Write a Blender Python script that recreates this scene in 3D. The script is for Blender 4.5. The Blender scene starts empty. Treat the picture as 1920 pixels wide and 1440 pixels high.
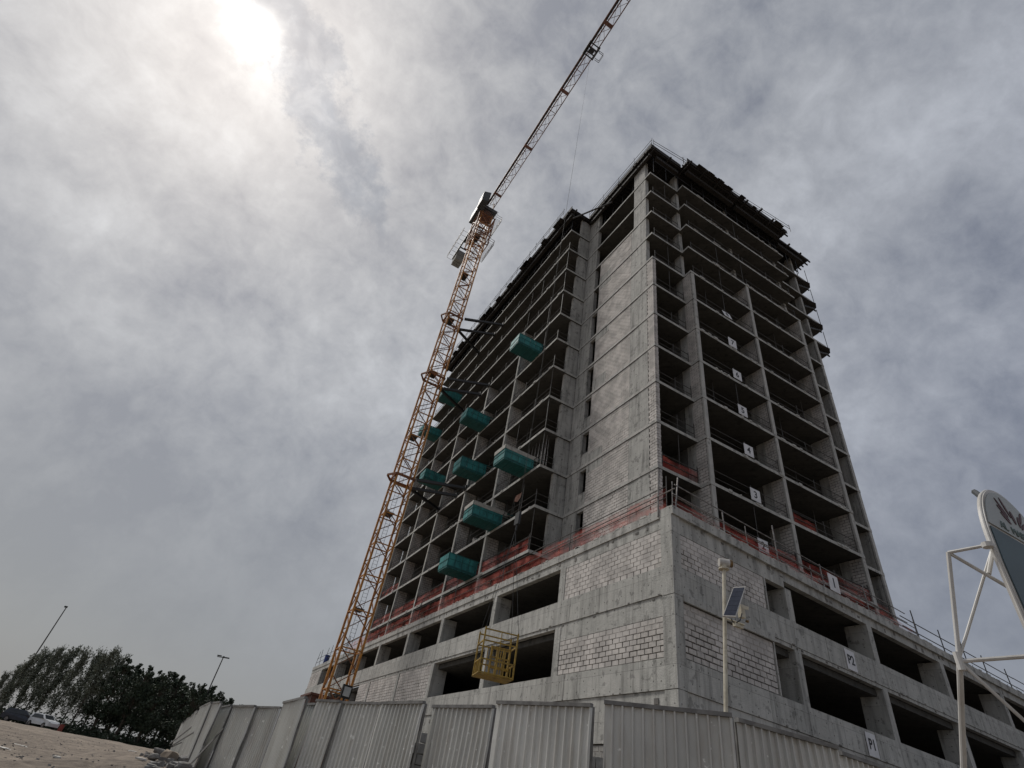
import bpy, bmesh, math, random
from mathutils import Vector, Matrix
R = math.radians
rnd = random.Random(7)
scene = bpy.context.scene
COL = scene.collection

# ------------------------------------------------------------------ camera
CAMP = Vector((-14.83, -15.28, 1.6))
RW = Matrix(((0.8538479, -0.41771622, -0.31057516),
             (-0.49889818, -0.48655076, -0.7171952),
             (0.14847349, 0.767321, -0.62383821)))
cd = bpy.data.cameras.new('camera'); cam = bpy.data.objects.new('camera', cd); COL.objects.link(cam)
cd.sensor_width = 36; cd.lens = 18.75; cd.clip_start = 0.1; cd.clip_end = 5000
cam.matrix_world = Matrix.Translation(CAMP) @ RW.to_4x4()
scene.camera = cam

def ray(px, py):
    v = Vector((px - 960, -(py - 720), -1000)).normalized()
    return RW @ v
def on(px, py, axis, val):
    r = ray(px, py); t = (val - CAMP[axis]) / r[axis]
    return CAMP + r * t
def at(px, py, d):
    r = ray(px, py); return CAMP + r * (d / math.hypot(r.x, r.y))

# ------------------------------------------------------------------ world
SUN = ray(478, 58)
sun_el = math.asin(SUN.z); sun_az = math.atan2(SUN.x, SUN.y)
w = bpy.data.worlds.new('World'); scene.world = w; w.use_nodes = True
nt = w.node_tree; nt.nodes.clear()
def N(t, **k):
    n = nt.nodes.new(t)
    for a, b in k.items(): setattr(n, a, b)
    return n
def LK(a, b): nt.links.new(a, b)
def vmath(op, a=None, b=None):
    n = N('ShaderNodeVectorMath', operation=op)
    for i, s in enumerate((a, b)):
        if s is None: continue
        if hasattr(s, 'links'): LK(s, n.inputs[i])
        else: n.inputs[i].default_value = s
    return n
def fm(op, a=None, b=None, c=None, clamp=False):
    n = N('ShaderNodeMath', operation=op); n.use_clamp = clamp
    for i, s in enumerate((a, b, c)):
        if s is None: continue
        if hasattr(s, 'links'): LK(s, n.inputs[i])
        else: n.inputs[i].default_value = s
    return n.outputs[0]
out = N('ShaderNodeOutputWorld'); bg = N('ShaderNodeBackground'); LK(bg.outputs[0], out.inputs[0])
bg.inputs['Strength'].default_value = 0.1
sky = N('ShaderNodeTexSky'); sky.sky_type = 'NISHITA'; sky.sun_disc = False
sky.sun_elevation = sun_el; sky.sun_rotation = sun_az; sky.dust_density = 3.0
tc = N('ShaderNodeTexCoord')
nrm = vmath('NORMALIZE', tc.outputs['Generated'])
sep = N('ShaderNodeSeparateXYZ'); LK(nrm.outputs[0], sep.inputs[0])
zz = fm('ADD', fm('MAXIMUM', sep.outputs['Z'], 0.0), 0.45)
cmb = N('ShaderNodeCombineXYZ')
LK(fm('DIVIDE', sep.outputs['X'], zz), cmb.inputs[0]); LK(fm('DIVIDE', sep.outputs['Y'], zz), cmb.inputs[1])
mp = N('ShaderNodeMapping'); LK(cmb.outputs[0], mp.inputs[0])
mp.inputs['Rotation'].default_value = (0, 0, R(35)); mp.inputs['Scale'].default_value = (1.5, 1.15, 1); mp.inputs['Location'].default_value = (3.1, 1.7, 0)
def noise(vec, sc, det, rough, dist=0.0, lac=2.0):
    n = N('ShaderNodeTexNoise'); LK(vec, n.inputs['Vector']); n.inputs['Scale'].default_value = sc
    n.inputs['Detail'].default_value = det; n.inputs['Roughness'].default_value = rough; n.inputs['Distortion'].default_value = dist
    n.inputs['Lacunarity'].default_value = lac
    return n.outputs['Fac']
big = noise(mp.outputs[0], 1.3, 5, 0.5, 0.3)
mid = noise(nrm.outputs[0], 7.5, 12, 0.64, 0.2)
fin = noise(nrm.outputs[0], 24.0, 8, 0.60, 0.4)
dens = fm('ADD', fm('ADD', fm('MULTIPLY', big, 0.46), fm('MULTIPLY', mid, 0.36)), fm('MULTIPLY', fin, 0.18))
cr = N('ShaderNodeValToRGB'); LK(dens, cr.inputs[0])
e = cr.color_ramp.elements
e[0].position = 0.39; e[0].color = (0.158, 0.168, 0.192, 1)
e[1].position = 0.63; e[1].color = (0.365, 0.375, 0.390, 1)
m1 = cr.color_ramp.elements.new(0.46); m1.color = (0.220, 0.229, 0.247, 1)
m2 = cr.color_ramp.elements.new(0.53); m2.color = (0.278, 0.286, 0.300, 1)
dotn = vmath('DOT_PRODUCT', nrm.outputs[0], tuple(SUN)); dv = fm('MAXIMUM', dotn.outputs['Value'], 0.0)
g1 = fm('MULTIPLY', fm('POWER', dv, 4.0), 0.34)
g2 = fm('MULTIPLY', fm('POWER', dv, 60.0), 0.30)
g3 = fm('ADD', fm('MULTIPLY', fm('POWER', dv, 4200.0), 8.0), fm('MULTIPLY', fm('POWER', dv, 700.0), 0.35))
# darker towards the horizon, slightly warm haze there
hz = N('ShaderNodeMapRange'); LK(sep.outputs['Z'], hz.inputs[0]); hz.inputs[1].default_value = 0.0; hz.inputs[2].default_value = 0.45
hzc = N('ShaderNodeMixRGB'); LK(hz.outputs[0], hzc.inputs[0]); hzc.inputs[2].default_value = (1, 1, 1, 1)
# horizon tint colour (absolute)
hcol = N('ShaderNodeMixRGB'); hcol.inputs[1].default_value = (0.205, 0.206, 0.203, 1)
LK(cr.outputs[0], hcol.inputs[2])
hf = N('ShaderNodeMapRange'); hf.interpolation_type = 'SMOOTHSTEP'; LK(sep.outputs['Z'], hf.inputs[0]); hf.inputs[1].default_value = -0.02; hf.inputs[2].default_value = 0.64
LK(hf.outputs[0], hcol.inputs[0])
tint = N('ShaderNodeMixRGB'); tint.inputs[1].default_value = (0.93, 0.97, 1.08, 1); tint.inputs[2].default_value = (1.01, 1.0, 0.975, 1)
tf = N('ShaderNodeMapRange'); LK(dotn.outputs['Value'], tf.inputs[0]); tf.inputs[1].default_value = 0.15; tf.inputs[2].default_value = 0.95; LK(tf.outputs[0], tint.inputs[0])
tinted = vmath('MULTIPLY', hcol.outputs[0], tint.outputs[0])
glow = fm('ADD', fm('ADD', g1, g2), 1.0)
# one ragged darker cloud bank beside the sun
A_ = ray(515, -10); B_ = ray(665, 330); ax_ = (B_ - A_).normalized(); mid_c = (A_ + B_) / 2; side_ = mid_c.normalized().cross(ax_).normalized()
wob = N('ShaderNodeTexNoise'); LK(nrm.outputs[0], wob.inputs['Vector']); wob.inputs['Scale'].default_value = 9.0; wob.inputs['Detail'].default_value = 9; wob.inputs['Roughness'].default_value = 0.68
wv = N('ShaderNodeVectorMath', operation='MULTIPLY_ADD'); LK(wob.outputs['Color'], wv.inputs[0]); wv.inputs[1].default_value = (0.22, 0.22, 0.22); LK(nrm.outputs[0], wv.inputs[2])
off = vmath('SUBTRACT', wv.outputs[0], tuple(mid_c + Vector((0.11, 0.11, 0.11))))
ul = vmath('DOT_PRODUCT', off.outputs[0], tuple(ax_)).outputs['Value']; us = vmath('DOT_PRODUCT', off.outputs[0], tuple(side_)).outputs['Value']
rr = fm('ADD', fm('POWER', fm('DIVIDE', fm('ABSOLUTE', ul), 0.21), 2.0), fm('POWER', fm('DIVIDE', fm('ABSOLUTE', us), 0.045), 2.0))
bank = N('ShaderNodeMapRange'); bank.interpolation_type = 'SMOOTHSTEP'; LK(rr, bank.inputs[0]); bank.inputs[1].default_value = 0.0; bank.inputs[2].default_value = 1.6; bank.inputs[3].default_value = 0.0; bank.inputs[4].default_value = 1.0
holes = N('ShaderNodeMapRange'); LK(fin, holes.inputs[0]); holes.inputs[1].default_value = 0.42; holes.inputs[2].default_value = 0.62; holes.inputs[3].default_value = 0.0; holes.inputs[4].default_value = 0.35
bankf = fm('MAXIMUM', bank.outputs[0], holes.outputs[0])
bcol = N('ShaderNodeMixRGB'); bcol.inputs[1].default_value = (0.50, 0.57, 0.66, 1); bcol.inputs[2].default_value = (1, 1, 1, 1); LK(bankf, bcol.inputs[0])
tinted = vmath('MULTIPLY', tinted.outputs[0], bcol.outputs[0])
glowd = glow
mul = N('ShaderNodeVectorMath', operation='SCALE'); LK(tinted.outputs[0], mul.inputs[0]); LK(glowd, mul.inputs['Scale'])
g3c = N('ShaderNodeVectorMath', operation='SCALE'); g3c.inputs[0].default_value = (1.0, 0.98, 0.92)
brk = N('ShaderNodeMapRange'); LK(mid, brk.inputs[0]); brk.inputs[1].default_value = 0.44; brk.inputs[2].default_value = 0.56; brk.inputs[3].default_value = 0.25
LK(fm('MULTIPLY', g3, brk.outputs[0]), g3c.inputs['Scale'])
tot = vmath('ADD', mul.outputs[0], g3c.outputs[0])
CLOUD_GAIN = 7.6   # the Background strength is 0.1
tot10 = N('ShaderNodeVectorMath', operation='SCALE'); LK(tot.outputs[0], tot10.inputs[0]); tot10.inputs['Scale'].default_value = CLOUD_GAIN
mx = N('ShaderNodeMixRGB'); mx.inputs[0].default_value = 0.93
LK(sky.outputs[0], mx.inputs[1]); LK(tot10.outputs[0], mx.inputs[2]); LK(mx.outputs[0], bg.inputs[0])

sl = bpy.data.lights.new('sun', 'SUN'); sl.energy = 1.5; sl.angle = R(12); sl.color = (1.0, 0.96, 0.9)
so = bpy.data.objects.new('sun', sl); COL.objects.link(so)
so.rotation_mode = 'QUATERNION'; so.rotation_quaternion = SUN.to_track_quat('Z', 'Y'); so.location = SUN * 200
scene.view_settings.view_transform = 'Standard'; scene.view_settings.look = 'None'
scene.view_settings.gamma = 1.0; scene.view_settings.use_curve_mapping = False
scene.view_settings.exposure = 0.75

# ------------------------------------------------------------------ materials
def new_mat(name):
    m = bpy.data.materials.new(name); m.use_nodes = True
    return m, m.node_tree, m.node_tree.nodes['Principled BSDF']
def mk(m, t, **k):
    n = m.node_tree.nodes.new(t)
    for a, b in k.items(): setattr(n, a, b)
    return n
def concrete(name, c1, c2, streak=0.5, joints=True, rough=0.9, dots=True):
    m, t, b = new_mat(name); L = t.links.new
    geo = mk(m, 'ShaderNodeNewGeometry')
    def nz(vec, s, d, r=0.6):
        n = mk(m, 'ShaderNodeTexNoise'); L(vec, n.inputs['Vector']); n.inputs['Scale'].default_value = s
        n.inputs['Detail'].default_value = d; n.inputs['Roughness'].default_value = r; return n.outputs['Fac']
    def mth(op, a, bb=None, clamp=False):
        n = mk(m, 'ShaderNodeMath', operation=op); n.use_clamp = clamp
        for i, s in enumerate((a, bb)):
            if s is None: continue
            if hasattr(s, 'links'): L(s, n.inputs[i])
            else: n.inputs[i].default_value = s
        return n.outputs[0]
    pos = geo.outputs['Position']
    sp = mk(m, 'ShaderNodeSeparateXYZ'); L(pos, sp.inputs[0])
    hx = mth('ADD', sp.outputs[0], sp.outputs[1])
    n1 = nz(pos, 0.45, 9, 0.62); n2 = nz(pos, 3.1, 6, 0.6)
    st = mk(m, 'ShaderNodeCombineXYZ'); L(mth('MULTIPLY', hx, 2.6), st.inputs[0]); L(mth('MULTIPLY', sp.outputs[2], 0.22), st.inputs[1])
    n3 = nz(st.outputs[0], 1.0, 6, 0.65)
    mixv = mth('ADD', mth('MULTIPLY', n1, 0.55), mth('MULTIPLY', n2, 0.45))
    cr = mk(m, 'ShaderNodeValToRGB'); L(mixv, cr.inputs[0]); cr.color_ramp.elements[0].position = 0.36; cr.color_ramp.elements[1].position = 0.62
    cr.color_ramp.elements[0].color = (*c1, 1); cr.color_ramp.elements[1].color = (*c2, 1)
    sr = mk(m, 'ShaderNodeMapRange'); L(n3, sr.inputs[0]); sr.inputs[1].default_value = 0.3; sr.inputs[2].default_value = 0.52
    sr.inputs[3].default_value = 1 - streak; sr.inputs[4].default_value = 1.0
    fac = sr.outputs[0]
    n4 = nz(pos, 2.3, 4, 0.55)   # grout patches
    pr = mk(m, 'ShaderNodeMapRange'); L(n4, pr.inputs[0]); pr.inputs[1].default_value = 0.60; pr.inputs[2].default_value = 0.635; pr.inputs[3].default_value = 1.0; pr.inputs[4].default_value = 0.66
    fac = mth('MULTIPLY', fac, pr.outputs[0])
    if joints:
        bt = mk(m, 'ShaderNodeTexBrick'); cb = mk(m, 'ShaderNodeCombineXYZ'); L(hx, cb.inputs[0]); L(sp.outputs[2], cb.inputs[1])
        L(cb.outputs[0], bt.inputs['Vector']); bt.inputs['Color1'].default_value = (1, 1, 1, 1); bt.inputs['Color2'].default_value = (0.82, 0.83, 0.84, 1)
        bt.inputs['Mortar'].default_value = (0.45, 0.45, 0.45, 1); bt.inputs['Scale'].default_value = 1.0; bt.inputs['Mortar Size'].default_value = 0.008
        bt.inputs['Mortar Smooth'].default_value = 0.4
        bt.inputs['Brick Width'].default_value = 1.22; bt.inputs['Row Height'].default_value = 1.65; bt.offset = 0.35
        bw = mk(m, 'ShaderNodeRGBToBW'); L(bt.outputs['Color'], bw.inputs[0]); fac = mth('MULTIPLY', fac, bw.outputs[0])
    if dots:
        vm = mk(m, 'ShaderNodeCombineXYZ'); L(mth('MULTIPLY', hx, 1.7), vm.inputs[0]); L(mth('MULTIPLY', sp.outputs[2], 1.7), vm.inputs[1])
        vo = mk(m, 'ShaderNodeTexVoronoi'); vo.voronoi_dimensions = '2D'; L(vm.outputs[0], vo.inputs['Vector']); vo.inputs['Scale'].default_value = 1.0; vo.inputs['Randomness'].default_value = 0.45
        dr = mk(m, 'ShaderNodeMapRange'); L(vo.outputs['Distance'], dr.inputs[0]); dr.inputs[1].default_value = 0.035; dr.inputs[2].default_value = 0.06
        dr.inputs[3].default_value = 0.3; dr.inputs[4].default_value = 1.0
        fac = mth('MULTIPLY', fac, dr.outputs[0])
    sc = mk(m, 'ShaderNodeVectorMath', operation='SCALE'); L(cr.outputs[0], sc.inputs[0]); L(fac, sc.inputs['Scale'])
    L(sc.outputs[0], b.inputs['Base Color']); b.inputs['Roughness'].default_value = rough
    bp = mk(m, 'ShaderNodeBump'); bp.inputs['Strength'].default_value = 0.5; bp.inputs['Distance'].default_value = 0.04
    L(mth('ADD', n2, nz(pos, 18, 4, 0.6)), bp.inputs['Height']); L(bp.outputs[0], b.inputs['Normal'])
    return m
def simple(name, c1, c2=None, scale=4.0, rough=0.7, metal=0.0, bump=0.15, rand=0.0, det=5, stretch=None, bdist=0.02):
    m, t, b = new_mat(name); L = t.links.new
    geo = mk(m, 'ShaderNodeNewGeometry'); vec = geo.outputs['Position']
    if stretch:
        mp = mk(m, 'ShaderNodeMapping'); L(vec, mp.inputs[0]); mp.inputs['Scale'].default_value = stretch; vec = mp.outputs[0]
    n = mk(m, 'ShaderNodeTexNoise'); L(vec, n.inputs['Vector']); n.inputs['Scale'].default_value = scale; n.inputs['Detail'].default_value = det; n.inputs['Roughness'].default_value = 0.62
    c2 = c2 or tuple(x * 0.72 for x in c1)
    cr = mk(m, 'ShaderNodeValToRGB'); L(n.outputs['Fac'], cr.inputs[0]); cr.color_ramp.elements[0].position = 0.38; cr.color_ramp.elements[1].position = 0.62
    cr.color_ramp.elements[0].color = (*c2, 1); cr.color_ramp.elements[1].color = (*c1, 1)
    o = cr.outputs[0]
    if rand:
        oi = mk(m, 'ShaderNodeObjectInfo'); mr = mk(m, 'ShaderNodeMapRange'); L(oi.outputs['Random'], mr.inputs[0]); mr.inputs[3].default_value = 1 - rand; mr.inputs[4].default_value = 1 + rand * 0.4
        sc = mk(m, 'ShaderNodeVectorMath', operation='SCALE'); L(o, sc.inputs[0]); L(mr.outputs[0], sc.inputs['Scale']); o = sc.outputs[0]
    L(o, b.inputs['Base Color']); b.inputs['Roughness'].default_value = rough; b.inputs['Metallic'].default_value = metal
    if bump:
        bp = mk(m, 'ShaderNodeBump'); bp.inputs['Strength'].default_value = bump; bp.inputs['Distance'].default_value = bdist
        L(n.outputs['Fac'], bp.inputs['Height']); L(bp.outputs[0], b.inputs['Normal'])
    return m
M = {}
M['conc'] = concrete('grey_concrete', (0.405, 0.405, 0.38), (0.52, 0.515, 0.485), 0.5)
M['conc_tower'] = concrete('tower_concrete', (0.35, 0.348, 0.328), (0.47, 0.464, 0.438), 0.55)
M['edge'] = concrete('slab_edge_concrete', (0.36, 0.36, 0.34), (0.50, 0.49, 0.46), 0.35, joints=False, dots=False)
M['soffit'] = concrete('shaded_slab_concrete', (0.06, 0.06, 0.055), (0.10, 0.097, 0.088), 0.25, joints=True, dots=False)  # slab faces: the shade under the floors is put into this dark colour
M['inner'] = concrete('shaded_wall_concrete', (0.10, 0.10, 0.094), (0.16, 0.157, 0.148), 0.4, joints=False, dots=False)  # inner walls: concrete colour darkened to stand for interior shade
M['block'] = simple('aerated_block', (0.57, 0.54, 0.505), (0.44, 0.42, 0.395), 5.0, 0.95, bump=0.5, rand=0.14, bdist=0.01)
M['block_grey'] = simple('grey_block', (0.36, 0.35, 0.33), (0.26, 0.255, 0.24), 6.0, 0.95, bump=0.5, rand=0.3)
M['mortar'] = simple('mortar', (0.46, 0.435, 0.41), (0.34, 0.325, 0.305), 7.0, 0.95, bump=0.6)
M['mortar_bed_mid'] = simple('mid_mortar', (0.19, 0.18, 0.168), (0.10, 0.096, 0.09), 0.9, 0.95, bump=0.6)
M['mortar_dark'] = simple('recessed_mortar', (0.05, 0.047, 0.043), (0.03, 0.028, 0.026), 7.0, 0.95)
def block_sheet(name):
    m, t, b = new_mat(name); L = t.links.new
    geo = mk(m, 'ShaderNodeNewGeometry'); n = mk(m, 'ShaderNodeTexNoise'); L(geo.outputs['Position'], n.inputs['Vector']); n.inputs['Scale'].default_value = 1.1; n.inputs['Detail'].default_value = 8
    cr = mk(m, 'ShaderNodeValToRGB'); L(n.outputs['Fac'], cr.inputs[0]); cr.color_ramp.elements[0].position = 0.4; cr.color_ramp.elements[1].position = 0.6
    cr.color_ramp.elements[0].color = (0.42, 0.40, 0.38, 1); cr.color_ramp.elements[1].color = (0.60, 0.57, 0.54, 1)
    L(cr.outputs[0], b.inputs['Base Color']); b.inputs['Roughness'].default_value = 0.95
    return m
M['block_mass'] = block_sheet('block_mass')
M['timber_dark'] = simple('dark_formwork_timber', (0.030, 0.025, 0.021), (0.016, 0.014, 0.013), 3.0, 0.85, stretch=(1, 1, 4))
M['ply'] = simple('film_faced_plywood', (0.035, 0.03, 0.028), (0.02, 0.018, 0.017), 1.5, 0.6)
M['tube'] = simple('galvanised_tube', (0.30, 0.29, 0.28), (0.16, 0.14, 0.13), 8.0, 0.55, metal=0.5)
M['tube_dark'] = simple('weathered_steel_tube', (0.11, 0.105, 0.10), (0.06, 0.055, 0.05), 8.0, 0.6, metal=0.3)
M['black_steel'] = simple('dark_painted_steel', (0.022, 0.021, 0.021), (0.012, 0.012, 0.012), 3.0, 0.5)
M['orange'] = simple('weathered_orange_paint', (0.56, 0.25, 0.04), (0.34, 0.14, 0.03), 3.0, 0.5, bump=0.1)
M['orange_dark'] = simple('rusty_orange_paint', (0.30, 0.115, 0.035), (0.15, 0.06, 0.03), 2.5, 0.6, bump=0.1)
M['jib'] = simple('faded_jib_paint', (0.19, 0.085, 0.06), (0.11, 0.055, 0.045), 2.5, 0.6, bump=0.1)
M['cabinet'] = simple('grey_cabinet_steel', (0.055, 0.06, 0.065), (0.035, 0.038, 0.04), 2.0, 0.6)
M['ballast'] = simple('ballast_concrete', (0.24, 0.235, 0.22), None, 2.0, 0.9)
M['teal'] = simple('teal_painted_sheet', (0.04, 0.27, 0.26), (0.018, 0.135, 0.14), 2.4, 0.6, bump=0.3, det=9, stretch=(1, 1, 0.4), rand=0.25)
M['teal_frame'] = simple('teal_steel_frame', (0.02, 0.14, 0.135), (0.015, 0.10, 0.10), 3.0, 0.5)
M['pale_net'] = simple('pale_dust_sheet', (0.45, 0.44, 0.40), (0.32, 0.31, 0.29), 5.0, 0.9)
M['yellow'] = simple('yellow_cage_paint', (0.36, 0.235, 0.03), (0.22, 0.14, 0.022), 6.0, 0.55)
M['white_board'] = simple('white_sign_board', (0.72, 0.72, 0.74), (0.60, 0.60, 0.61), 2.0, 0.6, bump=0)
M['black_print'] = simple('black_print', (0.012, 0.012, 0.016), None, 2.0, 0.6, bump=0)
M['sheet'] = simple('galvanised_corrugated_sheet', (0.66, 0.66, 0.625), (0.53, 0.53, 0.50), 0.9, 0.45, metal=0.0, bump=0.05, rand=0.16, det=9, stretch=(1, 1, 0.5))
M['fence_frame'] = simple('fence_frame_steel', (0.22, 0.215, 0.205), (0.14, 0.135, 0.13), 5.0, 0.6, metal=0.2)
M['cream'] = simple('cream_painted_steel', (0.56, 0.52, 0.42), (0.42, 0.38, 0.29), 6.0, 0.5)
M['white_paint'] = simple('white_painted_steel', (0.56, 0.55, 0.53), (0.42, 0.40, 0.37), 3.0, 0.45, stretch=(1, 1, 0.3))
M['sign_white'] = simple('pale_sign_face', (0.40, 0.43, 0.42), (0.36, 0.385, 0.38), 1.5, 0.5, bump=0)
M['sign_teal'] = simple('dark_teal_sign_face', (0.06, 0.10, 0.115), (0.05, 0.082, 0.095), 1.5, 0.5, bump=0)
M['maroon'] = simple('maroon_print', (0.10, 0.045, 0.05), None, 2.0, 0.6, bump=0)
M['green_print'] = simple('grey_green_print', (0.14, 0.19, 0.18), None, 2.0, 0.6, bump=0)
M['solar'] = simple('solar_cell', (0.03, 0.035, 0.055), (0.018, 0.022, 0.04), 6.0, 0.2, bump=0)
M['solar_line'] = simple('cell_busbar', (0.35, 0.36, 0.4), None, 3.0, 0.4, bump=0)
M['lens'] = simple('amber_lens', (0.22, 0.12, 0.03), (0.08, 0.05, 0.02), 9.0, 0.3)
M['lamp_glass'] = simple('floodlight_glass', (0.52, 0.55, 0.56), (0.42, 0.45, 0.46), 3.0, 0.25, bump=0)
M['bark'] = simple('bark', (0.10, 0.08, 0.06), (0.05, 0.04, 0.03), 6.0, 0.95, bump=0.5)
M['leaf_dark'] = simple('dark_foliage', (0.040, 0.060, 0.030), (0.018, 0.030, 0.016), 1.2, 0.7, bump=0)
M['leaf_soft'] = simple('feathery_foliage', (0.17, 0.185, 0.14), (0.09, 0.10, 0.07), 1.2, 0.8, bump=0)
M['rock'] = simple('broken_concrete', (0.24, 0.235, 0.225), (0.13, 0.12, 0.11), 5.0, 0.95, bump=0.6)
M['tan_block'] = simple('tan_stone', (0.36, 0.30, 0.23), (0.24, 0.20, 0.16), 5.0, 0.95, bump=0.6)
M['litter'] = simple('pale_litter', (0.60, 0.58, 0.54), None, 5.0, 0.9)
M['car_white'] = simple('white_car_paint', (0.62, 0.64, 0.66), (0.56, 0.58, 0.6), 2.0, 0.25, bump=0)
M['car_dark'] = simple('dark_blue_car_paint', (0.03, 0.035, 0.05), None, 2.0, 0.25, bump=0)
M['glass'] = simple('dark_car_glass', (0.03, 0.035, 0.04), None, 2.0, 0.12, bump=0)
M['rubber'] = simple('rubber', (0.02, 0.02, 0.02), None, 8.0, 0.8)
M['rust_sheet'] = simple('faded_pink_sheet', (0.52, 0.33, 0.26), (0.34, 0.17, 0.12), 7.0, 0.8)
M['red_paint'] = simple('red_barrel_paint', (0.24, 0.04, 0.03), None, 5.0, 0.6)
M['brown_box'] = simple('brown_steel_box', (0.14, 0.065, 0.05), (0.09, 0.045, 0.035), 2.0, 0.7)
M['blue'] = simple('blue_drum_plastic', (0.02, 0.05, 0.22), None, 3.0, 0.5)
def dirty_sheet():
    m = M['sheet']; t = m.node_tree; L = t.links.new; b = t.nodes['Principled BSDF']; src = b.inputs['Base Color'].links[0].from_socket
    geo = mk(m, 'ShaderNodeNewGeometry'); mp = mk(m, 'ShaderNodeMapping'); L(geo.outputs['Position'], mp.inputs[0]); mp.inputs['Scale'].default_value = (5, 5, 0.7)
    n = mk(m, 'ShaderNodeTexNoise'); L(mp.outputs[0], n.inputs['Vector']); n.inputs['Scale'].default_value = 1.0; n.inputs['Detail'].default_value = 8; n.inputs['Roughness'].default_value = 0.7
    r1 = mk(m, 'ShaderNodeMapRange'); L(n.outputs['Fac'], r1.inputs[0]); r1.inputs[1].default_value = 0.50; r1.inputs[2].default_value = 0.72; r1.inputs[4].default_value = 0.40
    mx_ = mk(m, 'ShaderNodeMixRGB'); L(r1.outputs[0], mx_.inputs[0]); L(src, mx_.inputs[1]); mx_.inputs[2].default_value = (0.33, 0.27, 0.20, 1)
    n2 = mk(m, 'ShaderNodeTexNoise'); L(geo.outputs['Position'], n2.inputs['Vector']); n2.inputs['Scale'].default_value = 7.0; n2.inputs['Detail'].default_value = 6
    r2 = mk(m, 'ShaderNodeMapRange'); L(n2.outputs['Fac'], r2.inputs[0]); r2.inputs[1].default_value = 0.66; r2.inputs[2].default_value = 0.70
    mx2 = mk(m, 'ShaderNodeMixRGB'); L(r2.outputs[0], mx2.inputs[0]); L(mx_.outputs[0], mx2.inputs[1]); mx2.inputs[2].default_value = (0.85, 0.85, 0.82, 1)
    L(mx2.outputs[0], b.inputs['Base Color'])
dirty_sheet()
def net_mat():
    m, t, b = new_mat('red_barrier_net'); L = t.links.new
    geo = mk(m, 'ShaderNodeNewGeometry'); n = mk(m, 'ShaderNodeTexNoise'); L(geo.outputs['Position'], n.inputs['Vector']); n.inputs['Scale'].default_value = 1.7; n.inputs['Detail'].default_value = 7
    cr = mk(m, 'ShaderNodeValToRGB'); L(n.outputs['Fac'], cr.inputs[0]); cr.color_ramp.elements[0].position = 0.38; cr.color_ramp.elements[1].position = 0.62
    cr.color_ramp.elements[0].color = (0.40, 0.05, 0.038, 1); cr.color_ramp.elements[1].color = (0.60, 0.13, 0.09, 1)
    L(cr.outputs[0], b.inputs['Base Color']); b.inputs['Roughness'].default_value = 0.8
    n2 = mk(m, 'ShaderNodeTexNoise'); L(geo.outputs['Position'], n2.inputs['Vector']); n2.inputs['Scale'].default_value = 1.1; n2.inputs['Detail'].default_value = 4
    mr = mk(m, 'ShaderNodeMapRange'); L(n2.outputs['Fac'], mr.inputs[0]); mr.inputs[1].default_value = 0.35; mr.inputs[2].default_value = 0.68; mr.inputs[3].default_value = 0.08; mr.inputs[4].default_value = 0.55
    L(mr.outputs[0], b.inputs['Alpha'])
    return m
M['net'] = net_mat()
def sand_mat():
    m, t, b = new_mat('sand'); L = t.links.new
    geo = mk(m, 'ShaderNodeNewGeometry'); pos = geo.outputs['Position']
    def nz(s, d, r=0.6, st=None):
        v = pos
        if st:
            mp = mk(m, 'ShaderNodeMapping'); L(pos, mp.inputs[0]); mp.inputs['Scale'].default_value = st; v = mp.outputs[0]
        n = mk(m, 'ShaderNodeTexNoise'); L(v, n.inputs['Vector']); n.inputs['Scale'].default_value = s; n.inputs['Detail'].default_value = d; n.inputs['Roughness'].default_value = r; return n.outputs['Fac']
    a = nz(0.7, 9, 0.65); c = nz(5.0, 8, 0.7)
    ad = mk(m, 'ShaderNodeMath', operation='ADD'); L(a, ad.inputs[0]); L(c, ad.inputs[1])
    hf = mk(m, 'ShaderNodeMath', operation='MULTIPLY'); L(ad.outputs[0], hf.inputs[0]); hf.inputs[1].default_value = 0.5
    cr = mk(m, 'ShaderNodeValToRGB'); L(hf.outputs[0], cr.inputs[0]); cr.color_ramp.elements[0].position = 0.38; cr.color_ramp.elements[1].position = 0.62
    cr.color_ramp.elements[0].color = (0.10, 0.08, 0.064, 1); cr.color_ramp.elements[1].color = (0.29, 0.24, 0.19, 1)
    L(cr.outputs[0], b.inputs['Base Color']); b.inputs['Roughness'].default_value = 0.97
    bp = mk(m, 'ShaderNodeBump'); bp.inputs['Strength'].default_value = 1.0; bp.inputs['Distance'].default_value = 0.12
    L(nz(2.5, 10, 0.72), bp.inputs['Height']); L(bp.outputs[0], b.inputs['Normal'])
    return m
M['sand'] = sand_mat()

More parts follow.
